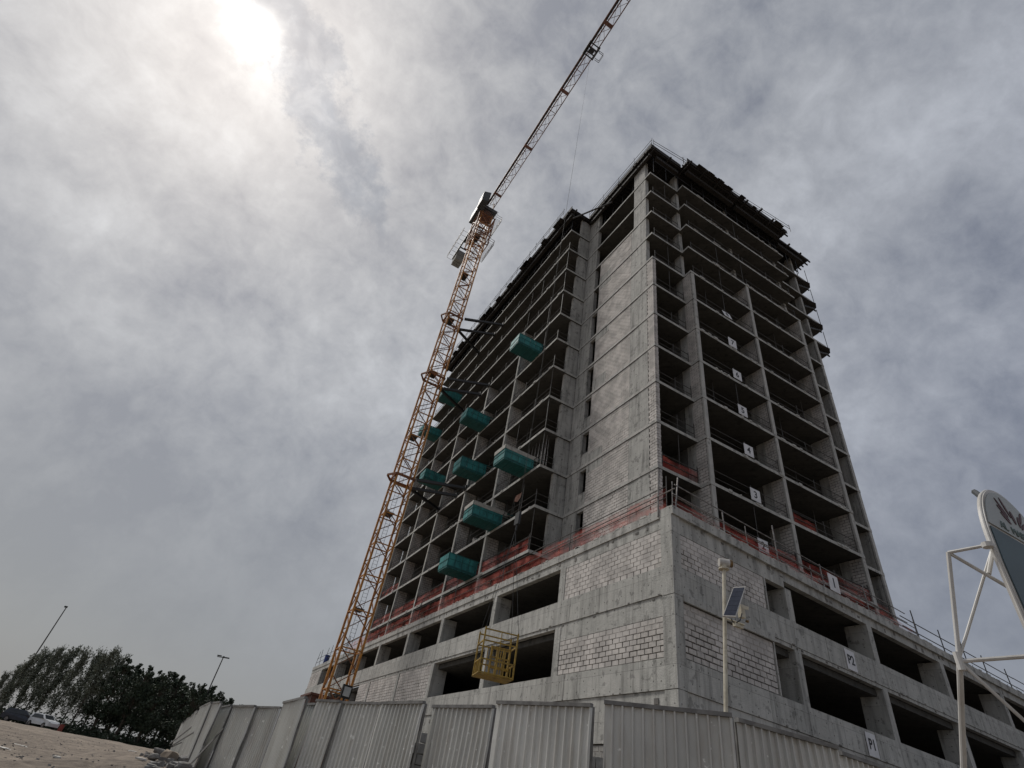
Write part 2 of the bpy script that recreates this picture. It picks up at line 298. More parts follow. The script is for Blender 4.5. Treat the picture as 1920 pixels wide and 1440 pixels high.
# ------------------------------------------------------------------ mesh helpers
class MB:
    def __init__(s): s.v = []; s.f = []
    def quadbox(s, P):     # 8 points: bottom 4 (ccw), top 4
        o = len(s.v); s.v += [tuple(p) for p in P]
        s.f += [(o+3, o+2, o+1, o), (o+4, o+5, o+6, o+7), (o, o+1, o+5, o+4), (o+1, o+2, o+6, o+5), (o+2, o+3, o+7, o+6), (o+3, o, o+4, o+7)]
        return s
    def box(s, x0, x1, y0, y1, z0, z1):
        return s.quadbox([(x0, y0, z0), (x1, y0, z0), (x1, y1, z0), (x0, y1, z0), (x0, y0, z1), (x1, y0, z1), (x1, y1, z1), (x0, y1, z1)])
    def prism(s, pts, z0, z1):
        o = len(s.v); n = len(pts)
        s.v += [(p[0], p[1], z0) for p in pts] + [(p[0], p[1], z1) for p in pts]
        s.f.append(tuple(reversed(range(o, o+n)))); s.f.append(tuple(range(o+n, o+2*n)))
        for i in range(n):
            j = (i+1) % n; s.f.append((o+i, o+j, o+n+j, o+n+i))
        return s
    def tube(s, p, q, r, n=6, r2=None):
        p = Vector(p); q = Vector(q); d = (q - p)
        if d.length < 1e-6: return s
        d.normalize(); a = d.orthogonal().normalized(); b = d.cross(a); r2 = r if r2 is None else r2
        o = len(s.v)
        for c, rr in ((p, r), (q, r2)):
            for i in range(n):
                t = 2*math.pi*i/n; s.v.append(tuple(c + a*math.cos(t)*rr + b*math.sin(t)*rr))
        for i in range(n):
            j = (i+1) % n; s.f.append((o+i, o+j, o+n+j, o+n+i))
        s.f.append(tuple(reversed(range(o, o+n)))); s.f.append(tuple(range(o+n, o+2*n)))
        return s
    def bar(s, p, q, w, h=None):      # rectangular bar, h vertical-ish
        p = Vector(p); q = Vector(q); h = w if h is None else h
        d = (q - p).normalized(); up = Vector((0, 0, 1)) if abs(d.z) < 0.95 else Vector((0, 1, 0))
        a = d.cross(up).normalized() * w/2; b = a.cross(d).normalized() * h/2
        return s.quadbox([p-a-b, p+a-b, q+a-b, q-a-b, p-a+b, p+a+b, q+a+b, q-a+b])
    def mesh(s, name):
        me = bpy.data.meshes.new(name); me.from_pydata(s.v, [], s.f); me.update()
        bm = bmesh.new(); bm.from_mesh(me); bmesh.ops.recalc_face_normals(bm, faces=bm.faces); bm.to_mesh(me); bm.free()
        return me
def link(name, me, mat, parent=None, local=False):
    o = bpy.data.objects.new(name, me); COL.objects.link(o)
    if mat is not None and (len(me.materials) == 0): me.materials.append(mat)
    if parent is not None:
        o.parent = parent
        if not local:
            base = parent['_w'] if '_w' in parent else (0, 0, 0)
            o.location = tuple(-c for c in base)
    return o
def part(name, mb, mat, parent, local=False):
    o = link(name, mb.mesh(name), M[mat], parent, local)
    if not local and parent is not None: o['_w'] = (0.0, 0.0, 0.0)
    return o
def tag(o, label=None, cat=None, group=None, kind=None):
    if label: o['label'] = label
    if cat: o['category'] = cat
    if group: o['group'] = group
    if kind: o['kind'] = kind
    return o
def thing(name, loc, label, cat, group=None, rz=0):
    o = bpy.data.objects.new(name, None); COL.objects.link(o); o.location = loc; o.rotation_euler = (0, 0, rz)
    o['_w'] = tuple(float(c) for c in loc); o.empty_display_size = 0.2
    return tag(o, label, cat, group)
def copy_tree(o, parent=None):
    c = o.copy(); COL.objects.link(c)
    if parent is not None: c.parent = parent
    for ch in list(o.children): copy_tree(ch, c)
    return c
def smoothstep(a, b, x):
    t = max(0.0, min(1.0, (x-a)/(b-a))); return t*t*(3-2*t)

# ------------------------------------------------------------------ ground
from mathutils import noise as mn
def ground_z(x, y, bumps=True):
    d = math.hypot(x-CAMP.x, y-CAMP.y)
    z = 1.05*smoothstep(2.0, 8.5, d) + 0.40*smoothstep(12, 60, d)
    if bumps:
        z += 0.10*(mn.noise(Vector((x*0.22, y*0.22, 0.3)))) * smoothstep(6, 14, d)
        z += 0.08*(mn.noise(Vector((x*0.8, y*0.8, 5.3)))) + 0.05*mn.noise(Vector((x*2.1, y*1.3, 1.3)))*(1 if d < 30 else 0)
        hx, hy = -14.6, 0.5
        z += 0.42*math.exp(-(((x-hx)/1.3)**2 + ((y-hy)/4.5)**2))
    return z
def grid_axis(c, near, far, step0, growth):
    a = [0.0]; s = step0
    while a[-1] < far:
        a.append(a[-1]+s)
        if a[-1] > near: s *= growth
    return sorted({round(c+t, 4) for t in a} | {round(c-t, 4) for t in a})
gx = grid_axis(-15, 10, 2600, 0.3, 1.14); gy = grid_axis(-2, 24, 2600, 0.3, 1.14)
g = MB()
for y in gy:
    for x in gx: g.v.append((x, y, ground_z(x, y)))
nx = len(gx)
for j in range(len(gy)-1):
    for i in range(nx-1):
        a = j*nx+i; g.f.append((a, a+1, a+nx+1, a+nx))
go = link('ground', g.mesh('ground'), M['sand']); tag(go, kind='structure')
for p in go.data.polygons: p.use_smooth = True

# ------------------------------------------------------------------ building
S = 3.35; Z1 = 12.35
def zt(n): return Z1 + S*(n-1)
AN = R(5.03); TR = Vector((math.cos(AN), math.sin(AN), 0)); NR = Vector((-math.sin(AN), math.cos(AN), 0))
B = thing('tower_block', (0.0, 0.0, 0.9), 'grey concrete high rise under construction standing on a parking podium', 'building')
def fbox(side, u0, u1, z0, z1, d0, d1, mb=None):
    """box on a podium face: side L = x=0 plane running along +y, side R = skewed plane running along TR"""
    mb = mb or MB()
    if side == 'L': mb.box(d0, d1, u0, u1, z0, z1)
    else:
        P = []
        for z in (z0, z1):
            for u, d in ((u0, d0), (u1, d0), (u1, d1), (u0, d1)):
                v = TR*u + NR*d; P.append((v.x, v.y, z))
        mb.quadbox(P)
    return mb
LEN_L, LEN_R = 65.0, 84.0
# podium floor plates
def podium_poly(i):
    a = Vector((i, i*1.0, 0)); e = TR*LEN_R + NR*i
    return [(i, i), (e.x, e.y), (e.x - 6, 64.9), (i, 64.9)]
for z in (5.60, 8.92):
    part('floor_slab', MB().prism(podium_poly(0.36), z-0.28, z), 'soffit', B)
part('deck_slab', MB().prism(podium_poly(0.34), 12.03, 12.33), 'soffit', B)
# podium dark core walls, set well inside
cw = MB()
cw.box(13, 13.2, 13, 64, 1.0, 12.03); e1 = TR*13 + NR*13; e2 = TR*82 + NR*13
cw.quadbox([(13.2, 13.0, 1.0), (e2.x, e2.y, 1.0), (e2.x, e2.y+0.2, 1.0), (13.2, 13.2, 1.0), (13.2, 13.0, 12.03), (e2.x, e2.y, 12.03), (e2.x, e2.y+0.2, 12.03), (13.2, 13.2, 12.03)])
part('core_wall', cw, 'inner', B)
def panels(side, u0, u1, z0, z1, d0, d1, step, mat='conc', gap=0.022, skip=None):
    n = max(1, round((u1-u0)/step)); w = (u1-u0)/n
    for i in range(n):
        a = u0 + i*w + gap/2; b = u0 + (i+1)*w - gap/2; j = rnd.uniform(-0.008, 0.008)
        part('parapet_panel', fbox(side, a, b, z0, z1, d0+j, d1), mat, B)
def beam(side, u0, u1, z0, z1, d0, d1, mat='conc', name='edge_beam'):
    part(name, fbox(side, u0, u1, z0, z1, d0, d1), mat, B)
# lower skirt, bands and parapets of both faces
for side, Ln in (('L', LEN_L), ('R', LEN_R)):
    s0 = 0.0 if side == 'L' else 0.004
    st = 0.0
    beam(side, s0 + (0.30 if side == 'R' else 0), Ln, 4.25, 5.32, 0.02, 0.30, name='edge_beam')
    beam(side, s0 + (0.30 if side == 'R' else 0), Ln, 5.32, 5.82, 0.045, 0.33)
    panels(side, s0 + (0.30 if side == 'R' else 0), Ln, 5.835, 6.86, 0.0, 0.28, 2.35 if side == 'L' else 2.44)
    beam(side, s0 + (0.30 if side == 'R' else 0), Ln, 8.95, 9.10, 0.035, 0.32)
    panels(side, s0 + (0.30 if side == 'R' else 0), Ln, 9.115, 10.22 if side == 'L' else 10.16, 0.0, 0.28, 2.35 if side == 'L' else 2.44)
    beam(side, s0 + (0.30 if side == 'R' else 0), Ln, 11.92, 12.31, 0.03, 0.32)
# proud ledge (right face) and deck curb
part('deck_curb', fbox('R', -0.02, LEN_R, 12.31, 12.69, -0.11, 0.24), 'conc', B)
part('deck_curb', fbox('L', 0.25, LEN_L, 12.32, 12.69, -0.02, 0.23), 'conc', B)
part('ledge', fbox('R', 0.45, 5.98, 8.86, 9.14, -0.10, 0.0), 'conc', B)
part('ledge', fbox('R', 0.45, 7.5, 11.60, 11.92, 0.02, 0.3), 'conc', B)
part('ledge', fbox('L', 0.60, 8.05, 11.84, 11.92, 0.03, 0.3), 'conc', B)
part('ledge', fbox('L', 0.60, 8.05, 8.33, 8.95, 0.03, 0.3), 'conc', B)
part('ledge', fbox('L', 23.5, 40.6, 8.9, 8.95, 0.03, 0.3), 'conc', B)
# corner column, three lifts
for z0, z1 in ((1.0, 5.80), (5.83, 9.02), (9.05, 12.30)):
    part('corner_column', MB().prism([(-0.035, -0.035), (0.45*TR.x+0.035*TR.y, 0.45*TR.y-0.035), (0.45*TR.x - 0.3*TR.y, 0.3+0.04), (0.30, 0.61), (-0.035, 0.61)], z0, z1), 'conc', B)
# columns
for y in (7.85, 15.2, 23.2, 30.05, 37.4, 44.75, 52.1, 59.4):
    for z0, z1 in ((6.862, 8.95), (10.222, 11.92)):
        w2 = 0.22 if y > 8 else 0.24
        part('column', fbox('L', y-w2, y+w2, z0, z1, 0.01, 1.05 if y > 8 else 0.5), 'conc', B)
for t in [7.72] + [14.6 + 7.36*k for k in range(10)]:
    for z0, z1 in ((6.862, 8.95), (10.162, 11.60 if t < 8 else 11.92)):
        part('column', fbox('R', t-0.22, t+0.22, z0, z1, 0.012, 1.15), 'conc', B)
# infill block panels at the corner
BW, BH = 0.435, 0.212
block_me = MB().box(-0.190, 0.190, -0.09, 0.09, -0.0835, 0.0835).mesh('block')
half_me = MB().box(-0.080, 0.080, -0.09, 0.09, -0.083, 0.083).mesh('block')
for me in (block_me, half_me): me.materials.append(M['block'])
def infill(side, u0, u1, z0, z1, d, single, stuff=None, courses_flush=0.25):
    nrow = max(1, round((z1-z0)/BH)); rh = (z1-z0)/nrow
    part('mortar_bed', fbox(side, u0, u1, z0, z1, d+0.07, d+0.19), 'mortar_dark', B)
    k = int(nrow*(1-courses_flush))
    part('mortar_bed', fbox(side, u0+0.005, u1-0.005, z0+k*rh, z1, d+0.012, d+0.045), 'mortar', B)
    for r in range(nrow):
        z = z0 + (r+0.5)*rh; u = u0 + (BW/2 if r % 2 == 0 else BW)
        cells = [(u0+BW/4, True)] if r % 2 else []
        while u + BW/2 <= u1 + 0.02:
            cells.append((u, False)); u += BW
        if u1 - (u-BW/2) > 0.17: cells.append((min(u-BW/4, u1-0.1), True))
        for (c, half) in cells:
            if rnd.random() < 0.35:      # smeared mortar closing the joint to the next block or the course above
                if rnd.random() < 0.5: fbox(side, min(u1-0.03, c+(0.10 if half else 0.205))-0.02, min(u1, c+(0.10 if half else 0.205)+0.02), z-rh/2+0.01, z+rh/2-0.01, d+0.02, d+0.06, smear)
                else: fbox(side, max(u0, c-0.17), min(u1, c+0.17), z+rh/2-0.016, z+rh/2+0.016 if r < nrow-1 else z+rh/2, d+0.018, d+0.06, smear)
            jd = rnd.uniform(-0.006, 0.008); ju = rnd.uniform(-0.007, 0.007); jz = rnd.uniform(-0.003, 0.003); tw = rnd.uniform(-0.012, 0.012)
            world = (TR*c + NR*d if side == 'R' else Vector((d, c, 0))) + Vector((0, 0, z))
            if single and (world-CAMP).length < SINGLE_D:
                o = link('block', half_me if half else block_me, None, B)
                if side == 'L': p = Vector((d+0.09+jd, c+ju, z+jz)); rz = R(90)
                else: p = TR*(c+ju) + NR*(d+0.09+jd) + Vector((0, 0, z+jz)); rz = AN
                o.location = p - Vector(B['_w']); o.rotation_euler = (0, tw, rz)
            else:
                hw = 0.082 if half else 0.190
                fbox(side, c-hw+ju, c+hw+ju, z-0.087, z+0.087, d+jd, d+0.1, stuff)
mass = MB(); low = MB(); smear = MB(); SINGLE_D = 23.75
infill('L', 0.63, 7.62, 6.88, 8.32, 0.03, True, mass, 0.2)
infill('R', 0.47, 5.95, 6.88, 8.84, 0.03, True, mass)
infill('L', 0.63, 7.62, 10.23, 11.83, 0.03, True, mass, 0.85)
infill('R', 0.47, 5.95, 10.18, 11.59, 0.03, True, mass, 0.3)
for a, b2 in ((23.45, 29.8), (30.3, 37.15), (37.65, 40.6)): infill('L', a, b2, 6.88, 8.9, 0.04, False, mass)
infill('L', 59.65, 64.9, 6.88, 8.94, 0.04, False, mass); infill('L', 59.65, 64.9, 10.24, 11.9, 0.04, False, mass)
infill('L', 0.2, 20, 2.6, 4.2, 0.06, False, low); infill('R', 0.5, 16, 2.6, 4.2, 0.06, False, low)
tag(part('lower_blockwork', low, 'block_grey', B), kind='stuff')
tag(part('smeared_mortar', smear, 'mortar', B), kind='stuff')
part('pier', fbox('R', 5.98, 6.06, 6.88, 11.6, 0.012, 0.6), 'conc', B)

# ---- tower slabs
def outline(n, e=0.0):
    xr = 27.0 if n >= 10 else 25.62
    return [(4.43-e, 5.48-e), (7.9, 5.48-e), (7.9, 4.72-e), (22.3+e, 4.72-e), (22.3+e, 5.5-e), (xr+e, 5.5-e), (xr+e, 50.62+e), (1.98-e, 50.62+e), (1.98-e, 15.44-e), (4.43-e, 15.44-e)]
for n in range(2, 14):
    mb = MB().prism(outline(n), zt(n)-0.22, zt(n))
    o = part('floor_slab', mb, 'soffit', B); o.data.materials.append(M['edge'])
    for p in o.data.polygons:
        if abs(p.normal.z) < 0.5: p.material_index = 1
def tbox(x0, x1, y0, y1, z0, z1, mat, name): return part(name, MB().box(x0, x1, y0, y1, z0, z1), mat, B)
def wallblocks(axis, plane, u0, u1, z0, z1, mb, sgn=1, bw=BW):
    """proud blocks on a wall plane (axis 'x': plane x=const facing -x, 'y': plane y=const facing -y)"""
    nrow = max(1, int(round((z1-z0)/BH))); rh = (z1-z0)/nrow
    for r in range(nrow):
        z = z0+(r+0.5)*rh; u = u0 - (BW/2 if r % 2 else 0)
        while u < u1-0.02:
            a = max(u0, u+0.017); b = min(u1, u+bw-0.017)
            if b-a > 0.05:
                j = rnd.uniform(-0.008, 0.008)
                if axis == 'x': mb.box(plane+j-0.012, plane+0.10, a, b, z-rh/2+0.016, z+rh/2-0.016)
                elif axis == 'X': mb.box(plane-0.10, plane+j+0.012, a, b, z-rh/2+0.016, z+rh/2-0.016)
                else: mb.box(a, b, plane+j-0.012, plane+0.10, z-rh/2+0.016, z+rh/2-0.016)
            u += bw
for n in range(1, 14):
    z0, z1 = zt(n), zt(n+1)-0.22
    if n == 1: z0 = 12.33
    # white wall side
    if n <= 8:
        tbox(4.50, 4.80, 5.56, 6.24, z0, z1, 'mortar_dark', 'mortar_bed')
        wallblocks('x', 4.48, 5.53, 6.24, z0, z1, mass); wallblocks('y', 5.53, 4.58, 4.80, z0, z1, mass)
    tbox(4.47, 4.85, 6.26, 7.30, z0, z1, 'conc_tower', 'wall_pier')
    tbox(4.485, 4.85, 7.32, 8.24, z0, z1, 'conc_tower', 'wall_pier') if n <= 10 else tbox(4.485, 4.85, 7.32, 7.93, z0, z1, 'conc_tower', 'wall_pier')
    if n <= 10:
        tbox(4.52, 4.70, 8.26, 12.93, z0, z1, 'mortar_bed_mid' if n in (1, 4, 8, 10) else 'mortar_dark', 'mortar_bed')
        if n in (3, 4, 6, 7, 9, 10): tbox(4.475, 4.6, 11.0+rnd.uniform(0, 0.6), 12.94, z1-rnd.uniform(0.5, 1.2), z1, 'conc_tower', 'render_patch') if n % 2 else tbox(4.475, 4.6, 11.2, 12.94, z0, z0+rnd.uniform(0.6, 1.2), 'conc_tower', 'render_patch')
        wallblocks('x', 4.50, 8.26, 12.93, z0, z1, mass)
    sill = 1.05 if n <= 5 else 0.0
    if sill:
        tbox(4.49, 4.72, 12.96, 13.74, z0, z0+sill, 'conc_tower', 'sill_wall')
    if n <= 8: tbox(4.49, 4.72, 12.96, 13.74, z1-0.2, z1, 'conc_tower', 'lintel')
    tbox(4.47, 4.85, 13.76, 15.44, z0, z1, 'conc_tower', 'wall_pier')
    tbox(3.32, 8.0, 15.56, 15.86, z0, z1, 'conc_tower', 'wall_pier')
    # inner closure
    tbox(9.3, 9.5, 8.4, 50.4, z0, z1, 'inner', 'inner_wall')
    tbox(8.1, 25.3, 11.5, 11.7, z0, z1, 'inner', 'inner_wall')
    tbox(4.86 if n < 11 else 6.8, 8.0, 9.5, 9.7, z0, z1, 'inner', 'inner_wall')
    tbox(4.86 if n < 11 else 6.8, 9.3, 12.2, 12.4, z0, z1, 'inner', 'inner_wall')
    if n >= 11: tbox(6.6, 6.75, 8.0, 12.9, z0, z1, 'inner', 'inner_wall'); tbox(6.0, 6.6, 13.2, 13.3, z0, z1, 'inner', 'inner_wall')  # extra walls added to darken the open upper storeys
    # left fins
    for k, y in enumerate((22.95, 29.9, 36.8, 43.85, 50.42)):
        top = 9 if k in (0,) else 8
        if k == 4: top = 9
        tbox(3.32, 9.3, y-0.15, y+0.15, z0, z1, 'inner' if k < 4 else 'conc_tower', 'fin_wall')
        if n <= top:
            tbox(2.00, 2.25, y-0.14, y+0.14, z0, z1, 'edge', 'fin_pier')
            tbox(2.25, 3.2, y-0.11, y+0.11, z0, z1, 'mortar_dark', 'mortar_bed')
            wallblocks('y', y-0.115, 2.26, 3.2, z0, z1, mass)
    # right fins
    for k, (xa, xb) in enumerate(((7.92, 8.30), (14.95, 15.25), (21.95, 22.28), (25.30, 25.6))):
        top = (8, 9, 9, 9)[k]; yf = 4.74 if k < 3 else 5.52
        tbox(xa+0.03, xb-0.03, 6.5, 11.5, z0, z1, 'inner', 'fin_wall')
        tbox(xa+0.01, xb-0.01, 5.72, 6.42, z0, z1, 'conc_tower', 'column')
        if n <= top:
            tbox(xa+(0 if k else 0.05), xb, yf, yf+0.12, z0, z1, 'edge', 'fin_pier')
            if 5.70 - (yf+0.12) > 0.1:
                tbox(xa+0.04, xb-0.04, yf+0.12, 5.70, z0, z1, 'mortar_dark', 'mortar_bed')
                wallblocks('x', xa+0.03, yf+0.13, 5.70, z0, z1, mass)
tag(part('blockwork', mass, 'block_mass', B), kind='stuff')
# outside end wall (faces the far side) so the tower is closed
for n in range(1, 14):
    z0, z1 = zt(n), zt(n+1)-0.22
    tbox(25.30, 25.6, 11.6, 50.4, z0, z1, 'conc_tower', 'end_wall')

# small irregular concrete spill on slab edges
for i in range(70):
    n = rnd.randint(2, 12)
    if rnd.random() < 0.5: p = (rnd.uniform(8.2, 22), 4.70, zt(n)-0.16)
    else: p = (1.96, rnd.uniform(15.8, 49), zt(n)-0.16)
spill = MB()
for i in range(260):
    n = rnd.randint(2, 13); s1 = rnd.uniform(0.05, 0.22); s2 = rnd.uniform(0.02, 0.05)
    if rnd.random() < 0.5: x = rnd.uniform(8.2, 22); spill.box(x, x+s1*2, 4.69-s2*0.3, 4.74, zt(n)-rnd.uniform(0.02, 0.2), zt(n)+s2)
    else: y = rnd.uniform(15.8, 49); spill.box(1.95-s2*0.3, 2.0, y, y+s1*2, zt(n)-rnd.uniform(0.02, 0.2), zt(n)+s2)
for i in range(90):
    u = rnd.uniform(0.4, 50); h = rnd.uniform(0.01, 0.06)
    fbox('L', u, u+rnd.uniform(0.05, 0.4), 12.66, 12.69+h, -0.03, rnd.uniform(0.03, 0.12), spill)
    u = rnd.uniform(0.4, 60); fbox('R', u, u+rnd.uniform(0.05, 0.4), 12.66, 12.69+h, -0.12, rnd.uniform(0.0, 0.08), spill)
tag(part('concrete_spill', spill, 'edge', B), kind='stuff')
pat = MB()
for i in range(150):
    side = 'L' if i % 2 else 'R'; u = rnd.uniform(0.7, 34); zc_, hh = rnd.choice(((5.5, 0.2), (9.03, 0.09), (12.1, 0.25), (5.86, 0.05), (9.15, 0.05), (12.2, 0.2)))
    w_ = rnd.uniform(0.04, 0.22); h_ = rnd.uniform(0.04, hh)
    fbox(side, u, u+w_, zc_-h_/2, zc_+h_/2, 0.012 if zc_ in (5.5, 9.03, 12.1, 12.2) else -0.012, 0.05, pat)
tag(part('grout_patches', pat, 'mortar_bed_mid', B), kind='stuff')
# starter bars on the deck edge
sb = MB()
for i in range(60):
    t = 26 + i*0.6 + rnd.uniform(-0.1, 0.1); v = TR*t + NR*0.1; h = rnd.uniform(0.1, 0.32)
    sb.tube((v.x, v.y, 12.68), (v.x+rnd.uniform(-0.05, 0.05), v.y, 12.69+h), 0.012, 4)
tag(part('starter_bars', sb, 'tube_dark', B), kind='stuff')

# ------------------------------------------------------------------ roof formwork
F = thing('roof_formwork', (4.0, 5.0, 55.2), 'dark timber slab formwork overhanging the top of the tower', 'formwork')
FO = [(4.02, 4.75), (8.0, 4.75), (8.0, 3.85), (22.6, 3.85), (22.6, 4.8), (27.5, 4.8), (27.5, 51.1), (1.6, 51.1), (1.6, 15.2), (3.4, 15.2), (4.02, 15.2)]
part('plywood_deck', MB().prism([(4.02, 4.75), (8.0, 4.75), (8.0, 3.85), (22.6, 3.85), (22.6, 4.8), (27.5, 4.8), (27.5, 51.1), (1.6, 51.1), (1.6, 15.2), (4.02, 15.2)], 55.93, 56.05), 'ply', F)
part('cast_slab', MB().prism([(4.6, 5.6), (22.0, 5.6), (22.0, 5.9), (25.5, 5.9), (25.5, 50.3), (2.3, 50.3), (2.3, 15.8), (4.6, 15.8)], 56.05, 56.25), 'edge', F)
y = 4.0
while y < 51:
    xa = (8.0 if y < 4.8 else 4.02) if y < 15.2 else 1.6
    xb = 22.6 if y < 4.8 else 27.5
    j = rnd.uniform(-0.28, 0.12); jb = rnd.uniform(-0.1, 0.35)
    part('joist', MB().box(xa+j, xb+jb, y-0.05, y+0.05, 55.72, 55.92), 'timber_dark', F)
    y += 0.42 if y < 15.2 else 0.5
for x in [4.3 + 1.95*k for k in range(12)]:
    ya = (3.85 if 8 < x < 22.6 else 4.8) - rnd.uniform(0.15, 0.75)
    part('primary_beam', MB().bar((x, ya, 55.60), (x + rnd.uniform(-0.15, 0.15), 18, 55.60), 0.13, 0.22), 'timber_dark', F)
for x in (2.0, 3.4, 5.2, 7.0):
    part('primary_beam', MB().bar((x, 15.1-rnd.uniform(0, 0.3), 55.60), (x, 51.4, 55.60), 0.13, 0.22), 'timber_dark', F)
for a in ((4.9, 7.8, 5.0, 5.35), (8.4, 14.9, 4.35, 4.75), (15.3, 21.9, 4.35, 4.75), (22.5, 26.5, 5.0, 5.4)): part('drop_beam_form', MB().box(a[0], a[1], a[2], a[3], 55.05, 55.48), 'timber_dark', F)
for a in ((4.1, 4.4, 5.2, 15.1), (1.75, 2.15, 15.4, 29), (1.75, 2.15, 29.1, 50.5)): part('drop_beam_form', MB().box(a[0], a[1], a[2], a[3], 55.12, 55.48), 'timber_dark', F)
# edge shutter boards and outer walkway
part('edge_shutter', MB().box(7.9, 22.7, 3.80, 3.84, 55.85, 56.42), 'timber_dark', F)
part('edge_shutter', MB().box(1.53, 1.58, 15.2, 51.2, 55.85, 56.42), 'timber_dark', F)
part('edge_shutter', MB().box(3.95, 4.0, 4.7, 15.2, 55.85, 56.42), 'timber_dark', F)
part('edge_shutter', MB().box(4.0, 7.9, 4.70, 4.74, 55.85, 56.42), 'timber_dark', F)
for i in range(26):     # loose overhanging boards
    if i % 2: x = rnd.uniform(8, 21.5); mb = MB().box(x, x+rnd.uniform(0.5, 1.2), 3.45+rnd.uniform(-0.1, 0.1), 3.80, 55.95+rnd.uniform(0, 0.04), 56.0)
    else: yy = rnd.uniform(16, 49); mb = MB().box(1.2+rnd.uniform(-0.1, 0.1), 1.53, yy, yy+rnd.uniform(0.8, 2.0), 55.95, 56.0)
    part('board', mb, 'timber_dark', F)
for (x, yy) in [(4.7+1.6*k, 5.3) for k in range(14)] + [(4.9+1.6*k, 7.2) for k in range(13)] + [(2.3, 16+1.6*k) for k in range(21)] + [(3.9, 16.4+1.9*k) for k in range(17)] + [(4.8, 8.6), (4.8, 10.2), (4.8, 11.8), (4.8, 13.2)]:
    if 7.9 < x < 22.2 and yy == 5.3: yy = 4.98
    part('prop', MB().tube((x, yy, zt(13)), (x, yy, 55.5), 0.035, 6), 'black_steel', F)
part('ledger', MB().tube((2.3, 16, 54.3), (2.3, 48.5, 54.3), 0.03), 'black_steel', F)
part('ledger', MB().tube((4.7, 5.1, 54.3), (22.2, 5.1, 54.3), 0.03), 'black_steel', F)
part('raking_beam', MB().bar((1.9, 15.3, 54.4), (4.35, 11.4, 54.9), 0.12, 0.16), 'tube_dark', F)
for (x, yy) in ((26.6, 6.0), (26.9, 8.0), (26.6, 10.5)):
    part('prop', MB().tube((x, yy, zt(13)), (x, yy, 55.5), 0.035, 6), 'black_steel', F)
# catch platforms at the right end of the upper floors
ords = {10: 'tenth', 11: 'eleventh', 12: 'twelfth', 13: 'topmost'}
for n in (10, 11, 12, 13):
    P = thing('edge_platform', (27.0, 5.6, zt(n)-0.4), 'dark timber edge platform bolted to the right end of the %s floor slab' % ords[n], 'platform', 'edge platforms at the right end of the upper floors')
    mb = MB()
    pts = [(25.7, 5.6), (27.3, 5.35), (27.85, 5.7), (28.0, 6.5), (28.0, 10.5), (25.7, 10.5)]
    mb.prism(pts, zt(n)-0.30, zt(n)-0.24); part('deck', mb, 'ply', P)
    for k in range(5): part('joist', MB().bar((25.8, 6.0+k*1.0, zt(n)-0.38), (27.9+rnd.uniform(0, 0.3), 6.0+k*1.0, zt(n)-0.38), 0.1, 0.14), 'timber_dark', P)
    part('bracket', MB().bar((25.75, 5.8, zt(n)-1.3), (27.7, 5.8, zt(n)-0.45), 0.1, 0.12), 'black_steel', P)
    part('post', MB().tube((27.7, 5.7, zt(n)-0.3), (27.7, 5.7, zt(n)+2.6), 0.03), 'tube_dark', P)
    part('post', MB().tube((27.9, 7.3, zt(n)-0.3), (27.9, 7.3, zt(n)+2.2), 0.03), 'tube_dark', P)

# ------------------------------------------------------------------ guard rails
nth = ['', 'first', 'second', 'third', 'fourth', 'fifth', 'sixth', 'seventh', 'eighth', 'ninth', 'tenth', 'eleventh', 'twelfth', 'thirteenth']
def rail(name, loc, label, pts, zb, heights, step, group, mat='tube_dark', r=0.026, lean=0.0, postext=0.12, tall=0.0):
    T = thing(name, loc, label, 'guard rail', group)
    for h in heights:
        for a, b in zip(pts[:-1], pts[1:]):
            part('rail', MB().tube((a[0], a[1], zb+h+rnd.uniform(-0.02, 0.02)), (b[0], b[1], zb+h+rnd.uniform(-0.02, 0.02)), r, 6), mat, T)
    for a, b in zip(pts[:-1], pts[1:]):
        L_ = math.hypot(b[0]-a[0], b[1]-a[1]); k = max(1, int(L_/step))
        for i in range(k+1):
            t = min(1, (i+0.02)/k); x = a[0]+(b[0]-a[0])*t; yy = a[1]+(b[1]-a[1])*t
            h = heights[-1] + postext + rnd.uniform(0, 0.25)
            if rnd.random() < tall: h = S-0.24
            dx, dy = rnd.uniform(-lean, lean), rnd.uniform(-lean, lean)
            if h > 3: dx = dy = 0
            part('post', MB().tube((x, yy, zb), (x+dx, yy+dy, zb+h), r, 6), mat, T)
    return T
for n in range(2, 13):
    rail('guard_rail', (11.6, 4.86, zt(n)), 'steel tube guard rail along the right face slab edge of the %s floor' % nth[n],
         [(8.35, 4.88), (14.9, 4.88)], zt(n), (0.5, 1.02), 2.2, 'guard rails on the open slab edges', tall=0.25)
    rail('guard_rail', (18.5, 4.86, zt(n)), 'steel tube guard rail on the %s floor in the bay right of the numbered boards' % nth[n],
         [(15.3, 4.9), (21.9, 4.9)], zt(n), (0.45, 1.0), 2.2, 'guard rails on the open slab edges', tall=0.2)
    rail('guard_rail', (6.3, 5.6, zt(n)), 'steel tube guard rail across the narrow corner bay of the %s floor' % nth[n],
         [(4.85, 5.66), (7.85, 5.66)], zt(n), (0.5, 1.0), 1.5, 'guard rails on the open slab edges', tall=0.2)
